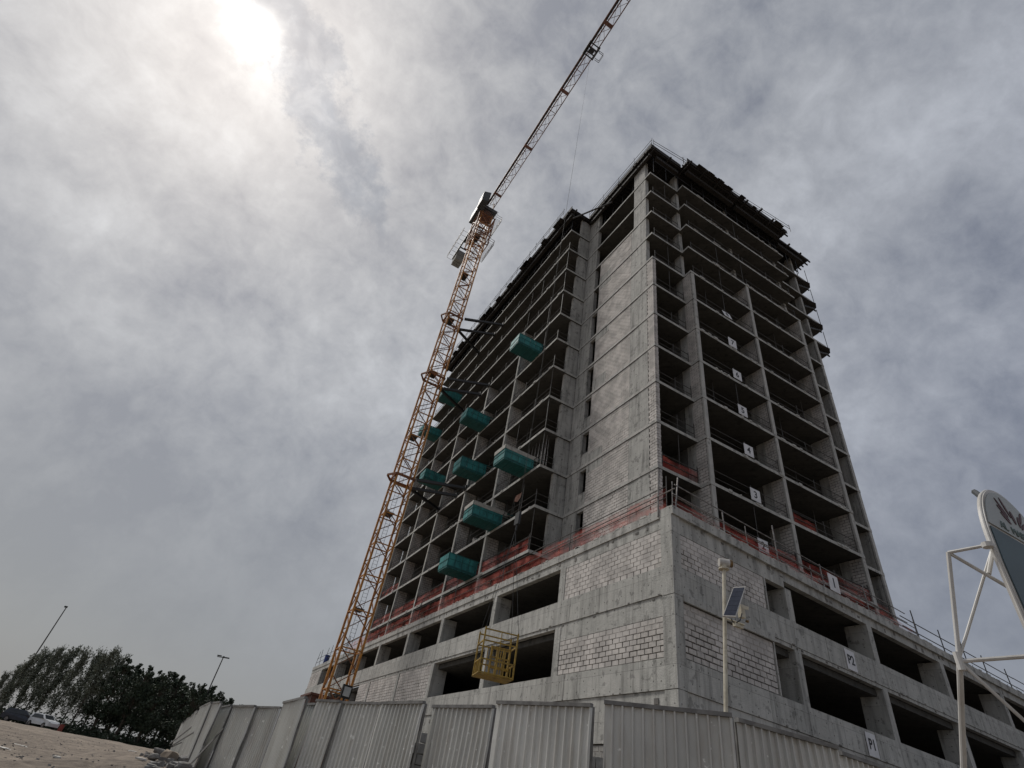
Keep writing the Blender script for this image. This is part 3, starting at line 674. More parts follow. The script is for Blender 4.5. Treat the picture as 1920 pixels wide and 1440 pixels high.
for n in range(2, 13):
    rail('guard_rail', (2.1, 19.3, zt(n)), 'steel tube guard rail round the end balcony of the %s floor beside the white wall' % nth[n],
         [(3.25, 15.6), (2.12, 15.6), (2.12, 22.8)], zt(n), (0.5, 1.0), 2.0, 'guard rails on the left balconies', tall=0.2)
    rail('guard_rail', (2.1, 36.0, zt(n)), 'steel tube guard rail along the long left slab edge of the %s floor' % nth[n],
         [(2.12, 23.1), (2.12, 29.7), (2.12, 36.6), (2.12, 43.7), (2.12, 50.2)], zt(n), (0.5, 1.0), 2.4, 'guard rails on the left balconies')
# roof guard rails
rail('guard_rail', (15, 3.5, 56.0), 'thin double guard rail on the roof formwork above the right face', [(4.1, 4.6), (7.9, 4.3), (22.9, 3.5)], 56.05, (0.5, 1.0), 2.0, 'guard rails on the roof formwork', r=0.024, lean=0.08)
rail('guard_rail', (3.9, 10, 56.0), 'thin double guard rail on the roof formwork above the white block wall', [(3.95, 4.6), (3.85, 15.0)], 56.05, (0.5, 1.05), 2.2, 'guard rails on the roof formwork', r=0.024, lean=0.08)
rail('guard_rail', (1.4, 30, 56.0), 'thin double guard rail on the roof formwork along the far left edge', [(1.3, 16.5), (1.3, 50.5)], 56.05, (0.6, 1.15), 1.5, 'guard rails on the roof formwork', r=0.024, lean=0.1)
# podium rails right part and the leaning posts
T = thing('guard_rail', (TR*30+NR*0.2) + Vector((0, 0, 12.7)), 'dark double guard rail with leaning posts on the bare podium edge at far right', 'guard rail', 'guard rails on the podium deck')
for h in (0.45, 0.98):
    for k in range(8):
        a = TR*(19+7*k)+NR*0.2; b = TR*(26+7*k)+NR*0.2
        part('rail', MB().tube((a.x, a.y, 12.7+h), (b.x, b.y, 12.7+h+rnd.uniform(-0.03, 0.03)), 0.03), 'tube_dark', T)
for t in (20.6, 23.5, 26.3, 28.8, 32.2, 35.5, 39, 43, 47, 52, 57, 62):
    a = TR*t+NR*0.18; b = TR*(t+rnd.uniform(-0.1, 0.15))+NR*0.22
    part('post', MB().tube((a.x, a.y, 12.45), (b.x, b.y, 12.7+rnd.uniform(1.3, 1.75)), 0.03), 'tube_dark', T)

# ------------------------------------------------------------------ red barrier nets
def barrier(loc, label, pts, zb, h0, h1, step=3.0, extra=0.25, mat='tube_dark', wobble=0.05, group='red barrier nets'):
    T = thing('safety_barrier', loc, label, 'barrier', group)
    mb = MB(); cols = []
    tot = 0
    P = []
    for a, b in zip(pts[:-1], pts[1:]):
        L_ = math.hypot(b[0]-a[0], b[1]-a[1]); k = max(2, int(L_/0.35))
        for i in range(k): P.append((a[0]+(b[0]-a[0])*i/k, a[1]+(b[1]-a[1])*i/k))
    P.append(pts[-1][:2])
    rows = 4
    for i, (x, yy) in enumerate(P):
        top = h1 - 0.03 - 0.07*abs(math.sin(i*0.37)) * (1 if rnd.random() < 0.8 else 2)
        for r in range(rows):
            f = r/(rows-1)
            wx = wobble*mn.noise(Vector((i*0.4, r*0.9, h0)))
            mb.v.append((x+wx, yy+wx, zb+h0+(top-h0)*f))
    for i in range(len(P)-1):
        for r in range(rows-1):
            a = i*rows+r; mb.f.append((a, a+rows, a+rows+1, a+1))
    o = part('net', mb, 'net', T)
    for p in o.data.polygons: p.use_smooth = True
    for hh in (h0+(h1-h0)*0.5, h1):
        for a, b in zip(pts[:-1], pts[1:]):
            part('rail', MB().tube((a[0]-0.04, a[1]-0.04, zb+hh), (b[0]-0.04, b[1]-0.04, zb+hh), 0.024), mat, T)
    for a, b in zip(pts[:-1], pts[1:]):
        L_ = math.hypot(b[0]-a[0], b[1]-a[1]); k = max(1, int(L_/step))
        for i in range(k+1):
            t = i/k; x = a[0]+(b[0]-a[0])*t; yy = a[1]+(b[1]-a[1])*t
            part('post', MB().tube((x-0.06, yy-0.06, zb), (x-0.06+rnd.uniform(-0.05, 0.05), yy-0.06, zb+h1+rnd.uniform(0, extra)), 0.024), mat, T)
    return T
barrier((0.1, 12, 12.7), 'long red barrier net on tubes along the left podium edge', [(0.12, 0.35), (0.12, 22.0), (0.12, 50.0)], 12.68, 0.0, 1.07, 6.2, 0.6)
def rp(t, d): v = TR*t+NR*d; return (v.x, v.y)
barrier((5, 0.6, 12.7), 'red barrier net on tubes along the right podium edge under the numbered boards', [rp(0.25, 0.12), rp(20.2, 0.12)], 12.68, 0.0, 0.62, 4.3, 0.9, wobble=0.12, mat='tube')
T = thing('guard_rail', (0.3, 0.2, 12.7), 'pale tube rails with two leaning posts at the podium corner', 'guard rail', 'guard rails on the podium deck')
for h, a0 in ((0.62, 0.15), (1.12, 0.3)):
    a = rp(a0, 0.0); b = rp(19.2, 0.02); part('rail', MB().tube((a[0], a[1], 12.7+h), (b[0], b[1], 12.7+h), 0.028), 'tube', T)
for (tx, dx, h) in ((0.25, 0.28, 1.55), (3.45, 0.0, 1.15), (7.3, 0.0, 1.9), (11.0, 0.0, 1.2), (15.0, 0.0, 1.2)):
    a = rp(tx, -0.03); b = rp(tx+dx, 0.0); part('post', MB().tube((a[0], a[1], 12.5), (b[0], b[1], 12.7+h), 0.035), 'tube', T)
part('post', MB().tube((-0.05, 0.72, 12.4), (-0.05, 0.62, 14.6), 0.04), 'tube', T)
part('rail', MB().tube((-0.08, 10, 13.25), (-0.12, -0.4, 13.30), 0.03), 'tube', T)
barrier((2.1, 30, zt(2)), 'red barrier net on the second floor slab edge of the left balconies', [(2.08, 15.7), (2.08, 22.7), (2.08, 29.7), (2.08, 36.6), (2.08, 43.7), (2.08, 50)], zt(2), 0.0, 1.0, 2.4)
barrier((18, 4.85, zt(2)), 'red barrier net on the second floor slab edge of the right face', [(8.4, 4.84), (14.9, 4.84), (21.9, 4.84)], zt(2), 0.0, 0.95, 2.4)
barrier((24, 5.7, zt(2)), 'short red barrier net in the last right bay of the second floor', [(22.4, 5.62), (25.2, 5.62)], zt(2), 0.0, 0.9, 2.4)


barrier((6, 5.7, zt(3)), 'short red barrier net in the narrow corner bay of the third floor', [(4.9, 5.6), (7.8, 5.6)], zt(3), 0.0, 0.95, 2.4)
barrier((16.5, 4.9, zt(3)), 'small red barrier net remnant on the third floor slab beside the middle fin', [(15.4, 4.84), (17.6, 4.84)], zt(3), 0.0, 0.8, 2.4)
barrier((2.1, 47, zt(3)), 'red barrier net in the farthest left bay of the third floor', [(2.08, 44.1), (2.08, 50.0)], zt(3), 0.0, 0.9, 2.4)

# ------------------------------------------------------------------ numbered boards
def text_mesh(s, size, mat, name='lettering', bold=0.0):
    cu = bpy.data.curves.new(name, 'FONT'); cu.body = s; cu.size = size; cu.align_x = 'CENTER'; cu.align_y = 'CENTER'; cu.extrude = 0.004; cu.offset = bold
    o = bpy.data.objects.new('tmp', cu); COL.objects.link(o); bpy.context.view_layer.update()
    me = bpy.data.meshes.new_from_object(o.evaluated_get(bpy.context.evaluated_depsgraph_get()))
    bpy.data.objects.remove(o); bpy.data.curves.remove(cu); me.name = name
    me.materials.clear(); me.materials.append(M[mat]); return me
def board(txt, loc, rz, w_, h_, label, size, tilt=0.0):
    T = thing('floor_sign', loc, label, 'sign', 'white floor number boards', rz)
    T.rotation_euler = (tilt, 0, rz)
    part('board', MB().box(-w_/2, w_/2, -0.012, 0.012, 0, h_), 'white_board', T, local=True)
    me = text_mesh(txt, size, 'black_print', bold=0.012)
    o = link('lettering', me, None, T, local=True); o.location = (0, -0.018, h_/2); o.rotation_euler = (R(90), 0, 0)
for txt, n, hh, tl in (('2', 2, 0.82, 0), ('3', 3, 0.85, 0), ('4', 4, 0.85, 0), ('5', 5, 0.85, 0), ('6', 6, 0.85, 0), ('7', 7, 0.85, 0), ('8', 8, 0.8, -0.25), ('10', 10, 0.8, -0.45), ('11', 11, 0.7, -1.1), ('12', 12, 0.8, -0.45)):
    board(txt, (11.75, 4.66, zt(n)+0.06), 0, 0.86, hh, 'white board reading %s %s' % (txt, {'2': 'half behind the red net above board 1', '3': 'in the bay just above the red netted floor', '4': 'upright, directly above board 3', '5': 'between boards 4 and 6', '6': 'upright, one floor under the board reading 7', '7': 'highest of the boards standing straight up', '8': 'tilted back, highest of the clear single digits', '10': 'leaning back, lowest of the three small top boards', '11': 'lying almost flat, only its edge showing', '12': 'leaning back, highest board of all'}[txt]), 0.66 if len(txt) == 1 else 0.55, tl)
v = TR*11.75 - NR*0.14; board('1', (v.x, v.y, 12.70), AN, 0.86, 0.86, 'white board reading 1 standing on the podium deck edge', 0.68)
v = TR*11.92 - NR*0.035; board('P2', (v.x, v.y, 9.16), AN, 0.78, 0.88, 'white board reading P2 on the upper podium parapet', 0.56)
v = TR*12.1 - NR*0.035; board('P1', (v.x, v.y, 5.86), AN, 0.78, 0.88, 'white board reading P1 on the lower podium parapet', 0.56)

# ------------------------------------------------------------------ loading platforms
def make_platform():
    T = thing('loading_platform', (0, 0, 0), 'x', 'platform', 'teal loading platforms sticking out of the left face')
    Ls = 2.45; W = 1.66; H = 1.0     # local: x from -Ls (outer) to 1.6 inside, y centred
    part('base', MB().box(-Ls, 1.4, -W/2, W/2, -0.14, 0.0), 'teal_frame', T, True)
    for k in range(5): part('cross_member', MB().box(-Ls+0.1+k*0.55, -Ls+0.17+k*0.55, -W/2+0.05, W/2-0.05, -0.2, -0.142), 'teal_frame', T, True)
    for sy in (-1, 1):
        mb = MB()
        x = -Ls
        while x < 0.1:
            mb.box(x+0.01, min(x+0.59, 0.15), sy*W/2-0.015, sy*W/2+0.015, 0.0, H*0.55); mb.box(x+0.01, min(x+0.59, 0.15), sy*W/2-0.012, sy*W/2+0.012, H*0.57, H); x += 0.6
        part('side_panel', mb, 'teal', T, True)
        for k in range(5): part('upright', MB().box(-Ls+0.005+k*0.6, -Ls+0.045+k*0.6, sy*(W/2+0.018)-0.012, sy*(W/2+0.018)+0.012, 0.055, H), 'teal_frame', T, True)
        part('top_rail', MB().box(-Ls, 1.3, sy*W/2-0.035, sy*W/2+0.035, H+0.002, H+0.06), 'teal_frame', T, True)
        part('mid_rail', MB().box(-Ls, 0.2, sy*(W/2+0.02)-0.02, sy*(W/2+0.02)+0.02, H*0.55, H*0.57), 'teal_frame', T, True)
        part('bottom_rail', MB().box(-Ls, 0.2, sy*(W/2+0.03)-0.02, sy*(W/2+0.03)+0.02, -0.02, 0.05), 'teal_frame', T, True)
        part('prop', MB().tube((1.1, sy*0.7, 0), (1.1, sy*0.7, S-0.24), 0.035), 'tube_dark', T, True)
    for sy in (-1, 1):
        part('gate', MB().box(-Ls-0.03, -Ls, 0.01 if sy > 0 else -W/2, W/2 if sy > 0 else -0.01, 0.0, H), 'teal', T, True)
    part('gate_frame', MB().box(-Ls-0.06, -Ls-0.032, -W/2, W/2, H*0.47, H*0.53), 'teal_frame', T, True)
    return T
plats = [(8, 19.1, 'highest teal loading platform, nearest the white wall'), (7, 28.75, 'teal loading platform on the seventh floor below the crane tie'),
         (10, 40.4, 'teal loading platform behind the middle crane tie'), (9, 45.0, 'teal loading platform half hidden by the crane mast'),
         (6, 38.0, 'teal loading platform behind the lowest crane tie'), (5, 26.9, 'teal loading platform on the fifth floor, left of the pale topped one'),
         (4, 17.6, 'teal loading platform with pale topped sides beside the row of props'), (3, 21.5, 'teal loading platform with pale top below and left of the row of props'),
         (2, 24.5, 'lowest teal loading platform, just above the red barrier net')]
proto = make_platform()
for i, (n, y, lab) in enumerate(plats):
    o = proto if i == 0 else copy_tree(proto)
    o.location = (1.98, y, zt(n)+0.15); o['label'] = lab
    o.rotation_euler = (R(rnd.uniform(-1, 1)), R(rnd.uniform(-2, 2)), R(rnd.uniform(-2, 2)))
    if n in (8, 7, 5, 2):
        for k in range(5): part('load_plank', MB().bar((-2.2+0.05*k, -0.5+k*0.2, 0.9+0.06*(k % 3)), (1.0, -0.5+k*0.22, 1.06+0.05*(k % 2)), 0.15, 0.06), 'ply' if k % 2 else 'pale_net', o, True)
    if n in (3, 4):
        for sy in (-1,): part('dust_sheet', MB().box(-2.45, 0.5, sy*0.86-0.01, sy*0.86+0.01, 0.78, 1.12), 'pale_net', o, True)
        part('dust_sheet', MB().box(-2.53, -2.50, -0.86, 0.86, 0.78, 1.12), 'pale_net', o, True)
# dense row of props on the fourth floor
for k in range(12):
    T = thing('steel_prop', (2.55+0.35*(k % 2), 15.9+k*0.27, zt(4)), 'slender steel prop in the dense row on the fourth floor balcony by the white wall', 'prop', 'dense row of steel props')
    part('outer_tube', MB().tube((0, 0, 0), (0.03*rnd.uniform(-1, 1), 0, 1.8), 0.035), 'tube', T, True)
    part('inner_tube', MB().tube((0, 0, 1.8), (0, 0, S-0.23), 0.025), 'tube', T, True)
    part('foot_plate', MB().box(-0.06, 0.06, -0.06, 0.06, 0, 0.012), 'tube_dark', T, True)
for n in range(3, 13):
    for bay, xx, yy in (('in the bay holding the numbered boards', rnd.uniform(9.2, 10.8), rnd.uniform(5.4, 6.5)), ('in the bay right of the numbered boards', rnd.uniform(16, 21), rnd.uniform(5.4, 6.5)), ('on the end balcony by the white wall', rnd.uniform(2.6, 3.1), rnd.uniform(19.5, 21.5))):
        if n == 4 and 'white' in bay: continue
        T = thing('steel_prop', (xx, yy, zt(n)), 'single thin steel prop %s on the %s floor' % (bay, nth[n]), 'prop', 'single steel props in the open bays')
        part('outer_tube', MB().tube((0, 0, 0), (0, 0, 1.8), 0.035), 'tube_dark', T, True); part('inner_tube', MB().tube((0, 0, 1.8), (0, 0, S-0.225), 0.025), 'tube_dark', T, True)
for n, xx, yy, side in ((3, 17.8, 5.9, 'right'), (5, 12.8, 6.0, 'right'), (6, 19.2, 6.0, 'right'), (4, 10.2, 6.2, 'right'), (3, 2.9, 26.0, 'left'), (5, 2.9, 33.2, 'left'), (6, 3.0, 20.9, 'left')):
    T = thing('block_stack', (xx, yy, zt(n)), 'stack of pale blocks near the %s floor edge of the %s face' % (nth[n], side), 'block stack', 'stacks of blocks on the open floors')
    for i in range(3):
        for j in range(3):
            for l in range(rnd.randint(2, 4)):
                o = link('block', block_me, None, T, True); o.location = (i*0.41-0.4, j*0.2-0.2, 0.1+l*0.19); o.rotation_euler = (0, 0, rnd.uniform(-.04, .04))
# pinkish sheet hung on the third floor balcony
P0 = on(971, 932, 0, 2.0)
T = thing('hanging_sheet', (2.06, 17.8, zt(3)), 'torn pinkish sheet hanging behind the third floor guard rail', 'sheet')
rh0 = RW @ Vector((1, 0, 0)); clo = part('cloth', MB().prism([(-0.22, -0.42), (0.02, -0.40), (0.20, -0.02), (0.27, 0.45), (0.08, 0.28), (-0.12, 0.12), (-0.2, -0.1)], -0.012, 0.012), 'rust_sheet', T, True)
clo.rotation_euler = (R(90), 0, math.atan2(rh0.y, rh0.x)); clo.location = P0 - Vector((2.06, 17.8, zt(3)))
part('tie_post', MB().tube((0.1, 0, 0), (0.1, 0, 2.6), 0.03), 'tube_dark', T, True)

# ------------------------------------------------------------------ tower crane
CX, CY = -3.58, 33.25
K = thing('tower_crane', (CX, CY, 1.2), 'orange lattice tower crane tied to the left side of the building', 'crane')
HW = 0.86; SH = 2.95; NS = 24
def mast_section():
    mb = MB()
    for z in (0.0,):
        for a, b in (((-HW, -HW), (HW, -HW)), ((HW, -HW), (HW, HW)), ((HW, HW), (-HW, HW)), ((-HW, HW), (-HW, -HW))):
            mb.bar((a[0], a[1], z+0.05), (b[0], b[1], z+0.05), 0.09)
    s = part('mast_section', mb, 'orange', K, True)
    lm = MB().box(-0.085, 0.085, -0.085, 0.085, 0, SH-0.03).mesh('leg'); lm.materials.append(M['orange'])
    for sx in (-1, 1):
        for sy in (-1, 1):
            o = link('leg', lm, None, s, True); o.location = (sx*HW, sy*HW, 0)
    br = []
    for a, b in (((-HW, -HW), (HW, -HW)), ((HW, -HW), (HW, HW)), ((HW, HW), (-HW, HW)), ((-HW, HW), (-HW, -HW))):
        for k in range(2):
            p, q = (a, b) if k % 2 == 0 else (b, a)
            br.append(MB().bar((p[0], p[1], 0.1+k*SH/2), (q[0], q[1], 0.1+(k+0.95)*SH/2), 0.07))
            if k == 1: pass
    for b_ in br: part('brace', b_, 'orange_dark', s, True)
    lad = MB()
    for sx in (-0.2, 0.2): lad.tube((sx, 0.45, 0), (sx, 0.45, SH-0.02), 0.02, 4)
    for k in range(9): lad.tube((-0.2, 0.45, 0.15+k*0.33), (0.2, 0.45, 0.15+k*0.33), 0.013, 4)
    part('ladder', lad, 'tube_dark', s, True)
    return s
sec = mast_section(); sec.location = (0, 0, 0)
for k in range(1, NS):
    c = copy_tree(sec, K); c.location = (0, 0, k*SH)
    if k % 3 == 1: part('rest_deck', MB().box(-0.7, 0.1, -0.7, 0.7, 0.2, 0.25), 'black_steel', c, True)
MT = 1.2 + NS*SH   # 72.0
# base: cross frame, concrete foot and electrical boxes
part('footing', MB().box(CX-2.4, CX+2.4, CY-2.4, CY+2.4, 0.6, 1.25), 'ballast', K)
# tie collars and tie bars
for zc in (25.95, 39.2, 49.1):
    mb = MB(); h = 0.98
    for a, b in (((-h, -h), (h, -h)), ((h, -h), (h, h)), ((h, h), (-h, h)), ((-h, h), (-h, -h))):
        mb.bar((CX+a[0], CY+a[1], zc), (CX+b[0], CY+b[1], zc), 0.13, 0.24)
    mb.bar((CX-h, CY-h, zc), (CX-h-0.6, CY+0.1, zc), 0.12, 0.2); mb.bar((CX-h, CY+h, zc), (CX-h-0.6, CY+0.1, zc), 0.12, 0.2)
    part('tie_collar', mb, 'orange_dark', K)
    A1 = (CX+1.15, CY-1.15, zc); A2 = (CX+1.15, CY+1.1, zc)
    for p, yy in ((A1, 29.9), (A2, 32.1), (A2, 36.65)):
        part('tie_bar', MB().bar(p, (2.02, yy, zc), 0.26, 0.26), 'black_steel', K)
        part('tie_bracket', MB().box(1.86, 1.975, yy-0.25, yy+0.25, zc-0.25, zc+0.25), 'black_steel', K)
# slewing unit
part('slewing_ring', MB().tube((CX, CY, MT), (CX, CY, MT+0.5), 1.0, 20), 'jib', K)
part('turntable', MB().prism([(CX-1.3, CY-1.4), (CX+1.3, CY-1.4), (CX+1.2, CY+1.4), (CX-1.2, CY+1.4)], MT+0.5, MT+0.85), 'cabinet', K)
tw = MB()
for sx in (-1, 1):
    for sy in (-1, 1): tw.bar((CX+sx*0.7, CY+sy*0.8, MT+0.9), (CX+sx*0.6, CY+sy*0.6, MT+3.4), 0.16)
for sx in (-1, 1): tw.bar((CX+sx*0.7, CY-0.8, MT+0.9), (CX+sx*0.62, CY+0.62, MT+3.3), 0.1)
part('tower_head', tw, 'orange_dark', K)
# climbing cage lattice just under the slewing ring, wider than the mast
cage = MB(); c = 1.25
for a, b in (((-c, -c), (c, -c)), ((c, -c), (c, c)), ((c, c), (-c, c)), ((-c, c), (-c, -c))):
    for z in (MT-7.5, MT-5.4, MT-3.2, MT-1.0): cage.bar((CX+a[0], CY+a[1], z), (CX+b[0], CY+b[1], z), 0.12)
    cage.bar((CX+a[0], CY+a[1], MT-7.5), (CX+b[0], CY+b[1], MT-4.2), 0.09); cage.bar((CX+b[0], CY+b[1], MT-4.2), (CX+a[0], CY+a[1], MT-1.0), 0.09)
    cage.bar((CX+a[0], CY+a[1], MT-7.5), (CX+a[0], CY+a[1], MT-1.0), 0.14)
part('climbing_cage', cage, 'orange_dark', K)
for zc, ex in ((MT-7.2, 0.75), (MT-1.2, 0.9)):
    T2 = MB()
    for kk in range(20): T2.bar((CX+1.3, CY-1.6+kk*0.2, zc), (CX+1.3+ex, CY-1.6+kk*0.2, zc), 0.03)
    for kk in range(4): T2.bar((CX-1.3, CY-2.05+kk*0.2, zc), (CX+1.3, CY-2.05+kk*0.2, zc), 0.03)
    for xx in (1.3, 1.3+ex): T2.bar((CX+xx, CY-1.6, zc), (CX+xx, CY+2.2, zc), 0.07)
    part('walkway', T2, 'tube_dark', K)
    rr = MB()
    for hh in (0.5, 1.0): rr.tube((CX+1.3+ex, CY-1.6, zc+hh), (CX+1.3+ex, CY+2.2, zc+hh), 0.03, 4); rr.tube((CX+1.3, CY-1.6, zc+hh), (CX+1.3+ex, CY-1.6, zc+hh), 0.03, 4); rr.tube((CX-1.3, CY-2.1, zc+hh), (CX+1.3, CY-2.1, zc+hh), 0.03, 4)
    for k in range(5): rr.tube((CX+1.3+ex, CY-1.6+k*0.95, zc), (CX+1.3+ex, CY-1.6+k*0.95, zc+1.0), 0.03, 4)
    part('walkway_rail', rr, 'tube', K)
# operator cab and electric cabinet on the west side
cabm = MB().prism([(-5.45, 30.6), (-4.45, 30.2), (-4.45, 32.3), (-5.45, 32.3)], MT-0.3, MT+1.9)
cb = part('cab', cabm, 'cabinet', K)
part('cab_window', MB().prism([(-5.47, 30.62), (-5.47, 32.0), (-5.455, 32.0), (-5.455, 30.62)], MT+0.5, MT+1.6), 'glass', cb)
part('cabinet', MB().box(-5.3, -4.5, 32.6, 35.3, MT-0.1, MT+1.6), 'cabinet', K)
part('cabinet_shelf', MB().box(-5.3, -4.5, 32.4, 35.5, MT-0.2, MT-0.12), 'cabinet', K)
# counter jib
cj = MB()
for sx in (-0.75, 0.75): cj.bar((CX+0.15+sx, CY+0.5, MT+1.2), (CX+0.15+sx, 44.6, MT+1.2), 0.22, 0.4)
for k in range(8): cj.bar((CX-0.6, CY+1.6+k*1.35, MT+1.2), (CX+0.9, CY+1.6+k*1.35, MT+1.2), 0.14, 0.2)
part('counter_jib', cj, 'cabinet', K)
rl = MB()
for sx in (-1.55, 1.75):
    for hh in (0.1, 0.55, 1.0): rl.tube((CX+sx, 38.2, MT+1.0+hh), (CX+sx, 44.8, MT+1.0+hh), 0.03, 4)
    for k in range(8): rl.tube((CX+sx, 38.2+k*0.94, MT+1.0), (CX+sx, 38.2+k*0.94, MT+2.0), 0.025, 4)
    for k in range(8): rl.tube((CX+sx, 38.2+k*0.94, MT+1.05), (CX+(0.9 if sx > 0 else -0.6), 38.2+k*0.94, MT+1.05), 0.025, 4)
part('counter_jib_rail', rl, 'tube', K)
for k in range(3): part('ballast_block', MB().box(CX-0.55, CX+0.85, 42.6+k*0.62, 43.15+k*0.62, MT-0.6, MT+1.7), 'ballast', K)
part('hoist_winch', MB().tube((CX-0.5, 40.2, MT+1.8), (CX+0.8, 40.2, MT+1.8), 0.5, 14), 'cabinet', K)
part('motor_box', MB().box(CX-0.6, CX+0.4, 38.2, 39.3, MT+1.4, MT+2.3), 'brown_box', K)
# jib: triangular lattice, two bottom chords and one top chord
JZ = MT+1.6; JL = 2.95
def jib_section():
    s = part('jib_section', MB().bar((-0.6, -0.02, 0), (0.6, -0.02, 0), 0.06), 'jib', K, True)
    part('chord', MB().bar((-0.6, 0, 0), (-0.6, -JL, 0), 0.11), 'jib', s, True)
    part('chord', MB().bar((0.6, 0, 0), (0.6, -JL, 0), 0.11), 'jib', s, True)
    part('chord', MB().bar((0, 0, 1.25), (0, -JL, 1.25), 0.13), 'jib', s, True)
    for sx in (-1, 1):
        part('brace', MB().bar((sx*0.6, -0.05, 0.02), (0, -JL/2, 1.22), 0.038), 'jib', s, True)
        part('brace', MB().bar((0, -JL/2, 1.22), (sx*0.6, -JL+0.05, 0.02), 0.038), 'jib', s, True)
    part('brace', MB().bar((-0.6, -0.05, 0), (0.6, -JL/2, 0), 0.045), 'jib', s, True)
    part('brace', MB().bar((0.6, -JL/2, 0), (-0.6, -JL+0.05, 0), 0.045), 'jib', s, True)
    return s
js = jib_section(); js.location = (0, -0.6, JZ-1.2)
for k in range(1, 15):
    c = copy_tree(js, K); c.location = (0, -0.6-k*JL, JZ-1.2)
    if k % 3 == 1: part('joint_plate', MB().box(-0.66, 0.66, -0.22, 0.22, -0.06, -0.04), 'jib', c, True)
part('walk_board', MB().box(CX-0.6, CX-0.35, -9, CY-1, JZ+0.02, JZ+0.05), 'black_steel', K)
# trolley, ropes, hook
TY = 6.3
tr = MB().box(CX-0.75, CX-0.6, TY-0.8, TY+0.8, JZ-0.35, JZ-0.1); tr.box(CX+0.6, CX+0.75, TY-0.8, TY+0.8, JZ-0.35, JZ-0.1)
for yy in (-0.7, -0.2, 0.3, 0.7): tr.bar((CX-0.7, TY+yy, JZ-0.3), (CX+0.7, TY+yy, JZ-0.3), 0.12)
tr.tube((CX-0.3, TY, JZ-0.45), (CX+0.3, TY, JZ-0.45), 0.25, 10)
part('trolley', tr, 'black_steel', K)
bk = MB()
for a, b in (((0.8, -0.5), (1.4, -0.5)), ((1.4, -0.5), (1.4, 0.4)), ((1.4, 0.4), (0.8, 0.4))): 
    for z in (-0.9, -0.35): bk.bar((CX+a[0], TY+a[1], JZ+z), (CX+b[0], TY+b[1], JZ+z), 0.05)
bk.bar((CX+0.75, TY-0.5, JZ-0.35), (CX+0.8, TY-0.5, JZ-0.9), 0.05)
part('service_basket', bk, 'black_steel', K)
HZ = 12.4
part('hoist_rope', MB().tube((CX-0.12, TY-0.25, JZ-0.4), (CX-0.05, TY+0.45, HZ+0.9), 0.006, 4), 'rubber', K)
part('hoist_rope', MB().tube((CX+0.12, TY+0.25, JZ-0.4), (CX+0.05, TY+0.55, HZ+0.9), 0.006, 4), 'rubber', K)
part('hook_block', MB().box(CX-0.06, CX+0.06, TY+0.3, TY+0.7, HZ+0.3, HZ+0.95), 'black_steel', K)
part('hook', MB().tube((CX, TY+0.5, HZ+0.3), (CX, TY+0.5, HZ), 0.05, 8), 'black_steel', K)

# yellow material cage on slings
cc = Vector((CX, TY+0.6, 0)); cz0, cz1 = 5.9, 7.65
G = thing('material_cage', (cc.x, cc.y, cz0), 'yellow steel material cage hanging from the crane hook', 'cage', rz=R(-14))
hx, hy = 0.72, 0.55
for sx in (-1, 1):
    for sy in (-1, 1):
        part('corner_post', MB().bar((sx*hx, sy*hy, 0), (sx*hx, sy*hy, 1.78), 0.06), 'yellow', G, True)
        part('sling', MB().tube((sx*hx, sy*hy, 1.78), (0, -0.1, HZ-cz0), 0.012, 4), 'black_steel', G, True)
for z in (0.05, 0.55, 1.25, 1.7):
    for a, b in (((-hx, -hy), (hx, -hy)), ((hx, hy), (-hx, hy))):
        part('rail', MB().bar((a[0], a[1], z), (b[0], b[1], z), 0.05), 'yellow', G, True)
    if z < 1.5:
        for a, b in (((hx, -hy), (hx, hy)), ((-hx, -hy), (-hx, hy))):
            part('rail', MB().bar((a[0], a[1], z), (b[0], b[1], z), 0.05), 'yellow', G, True)
for k in range(5): part('slat', MB().bar((-0.25+k*0.2, hy, 0.1), (-0.25+k*0.2, hy, 1.25), 0.035), 'yellow', G, True)
for k in range(3): part('slat', MB().bar((-hx, -0.25+k*0.25, 0.1), (-hx, -0.25+k*0.25, 0.6), 0.035), 'yellow', G, True)
for k in range(5): part('slat', MB().bar((-hx+0.1+k*0.3, -hy, 0.1), (-hx+0.1+k*0.3, -hy, 0.55), 0.035), 'yellow', G, True)
part('stiffener', MB().bar((0, -hy, 0.5), (0, -hy, 1.7), 0.03), 'yellow', G, True)
for k in range(8): part('floor_slat', MB().box(-hx, hx, -hy+0.02+k*0.135, -hy+0.10+k*0.135, -0.02, 0.02), 'yellow', G, True)
for k in range(4): part('slat', MB().bar((-0.25+k*0.27, -0.2, 0.05), (-0.25+k*0.27, -0.2, 1.15), 0.06), 'yellow', G, True)
for z in (0.35, 0.75, 1.15): part('rail', MB().bar((-0.3, -0.2, z), (0.6, -0.2, z), 0.05), 'yellow', G, True)

# floodlight near the crane foot and the brown hut in front of the podium
p = at(650, 1297, 43.0)
T = thing('floodlight', p, 'square black framed floodlight on a post beside the crane mast', 'floodlight')
dirn = (CAMP - p); yaw = math.atan2(dirn.y, dirn.x)
T.rotation_euler = (0, 0, yaw + R(90) + 0.5)
part('housing', MB().box(-0.36, 0.36, -0.02, 0.12, -0.4, 0.4), 'black_steel', T, True)
part('glass', MB().box(-0.26, 0.26, -0.045, -0.022, -0.28, 0.28), 'lamp_glass', T, True)
part('post', MB().tube((0, 0.1, -0.4), (0, 0.1, -5.6), 0.06), 'black_steel', T, True)
T = thing('site_drum', (0.2, 59.5, 12.69), 'blue plastic drum on the podium edge left of the crane', 'drum')
part('body', MB().tube((0, 0, 0), (0, 0, 0.85), 0.3, 14), 'blue', T, True); part('lid', MB().tube((0, 0, 0.852), (0, 0, 0.9), 0.31, 14), 'blue', T, True)
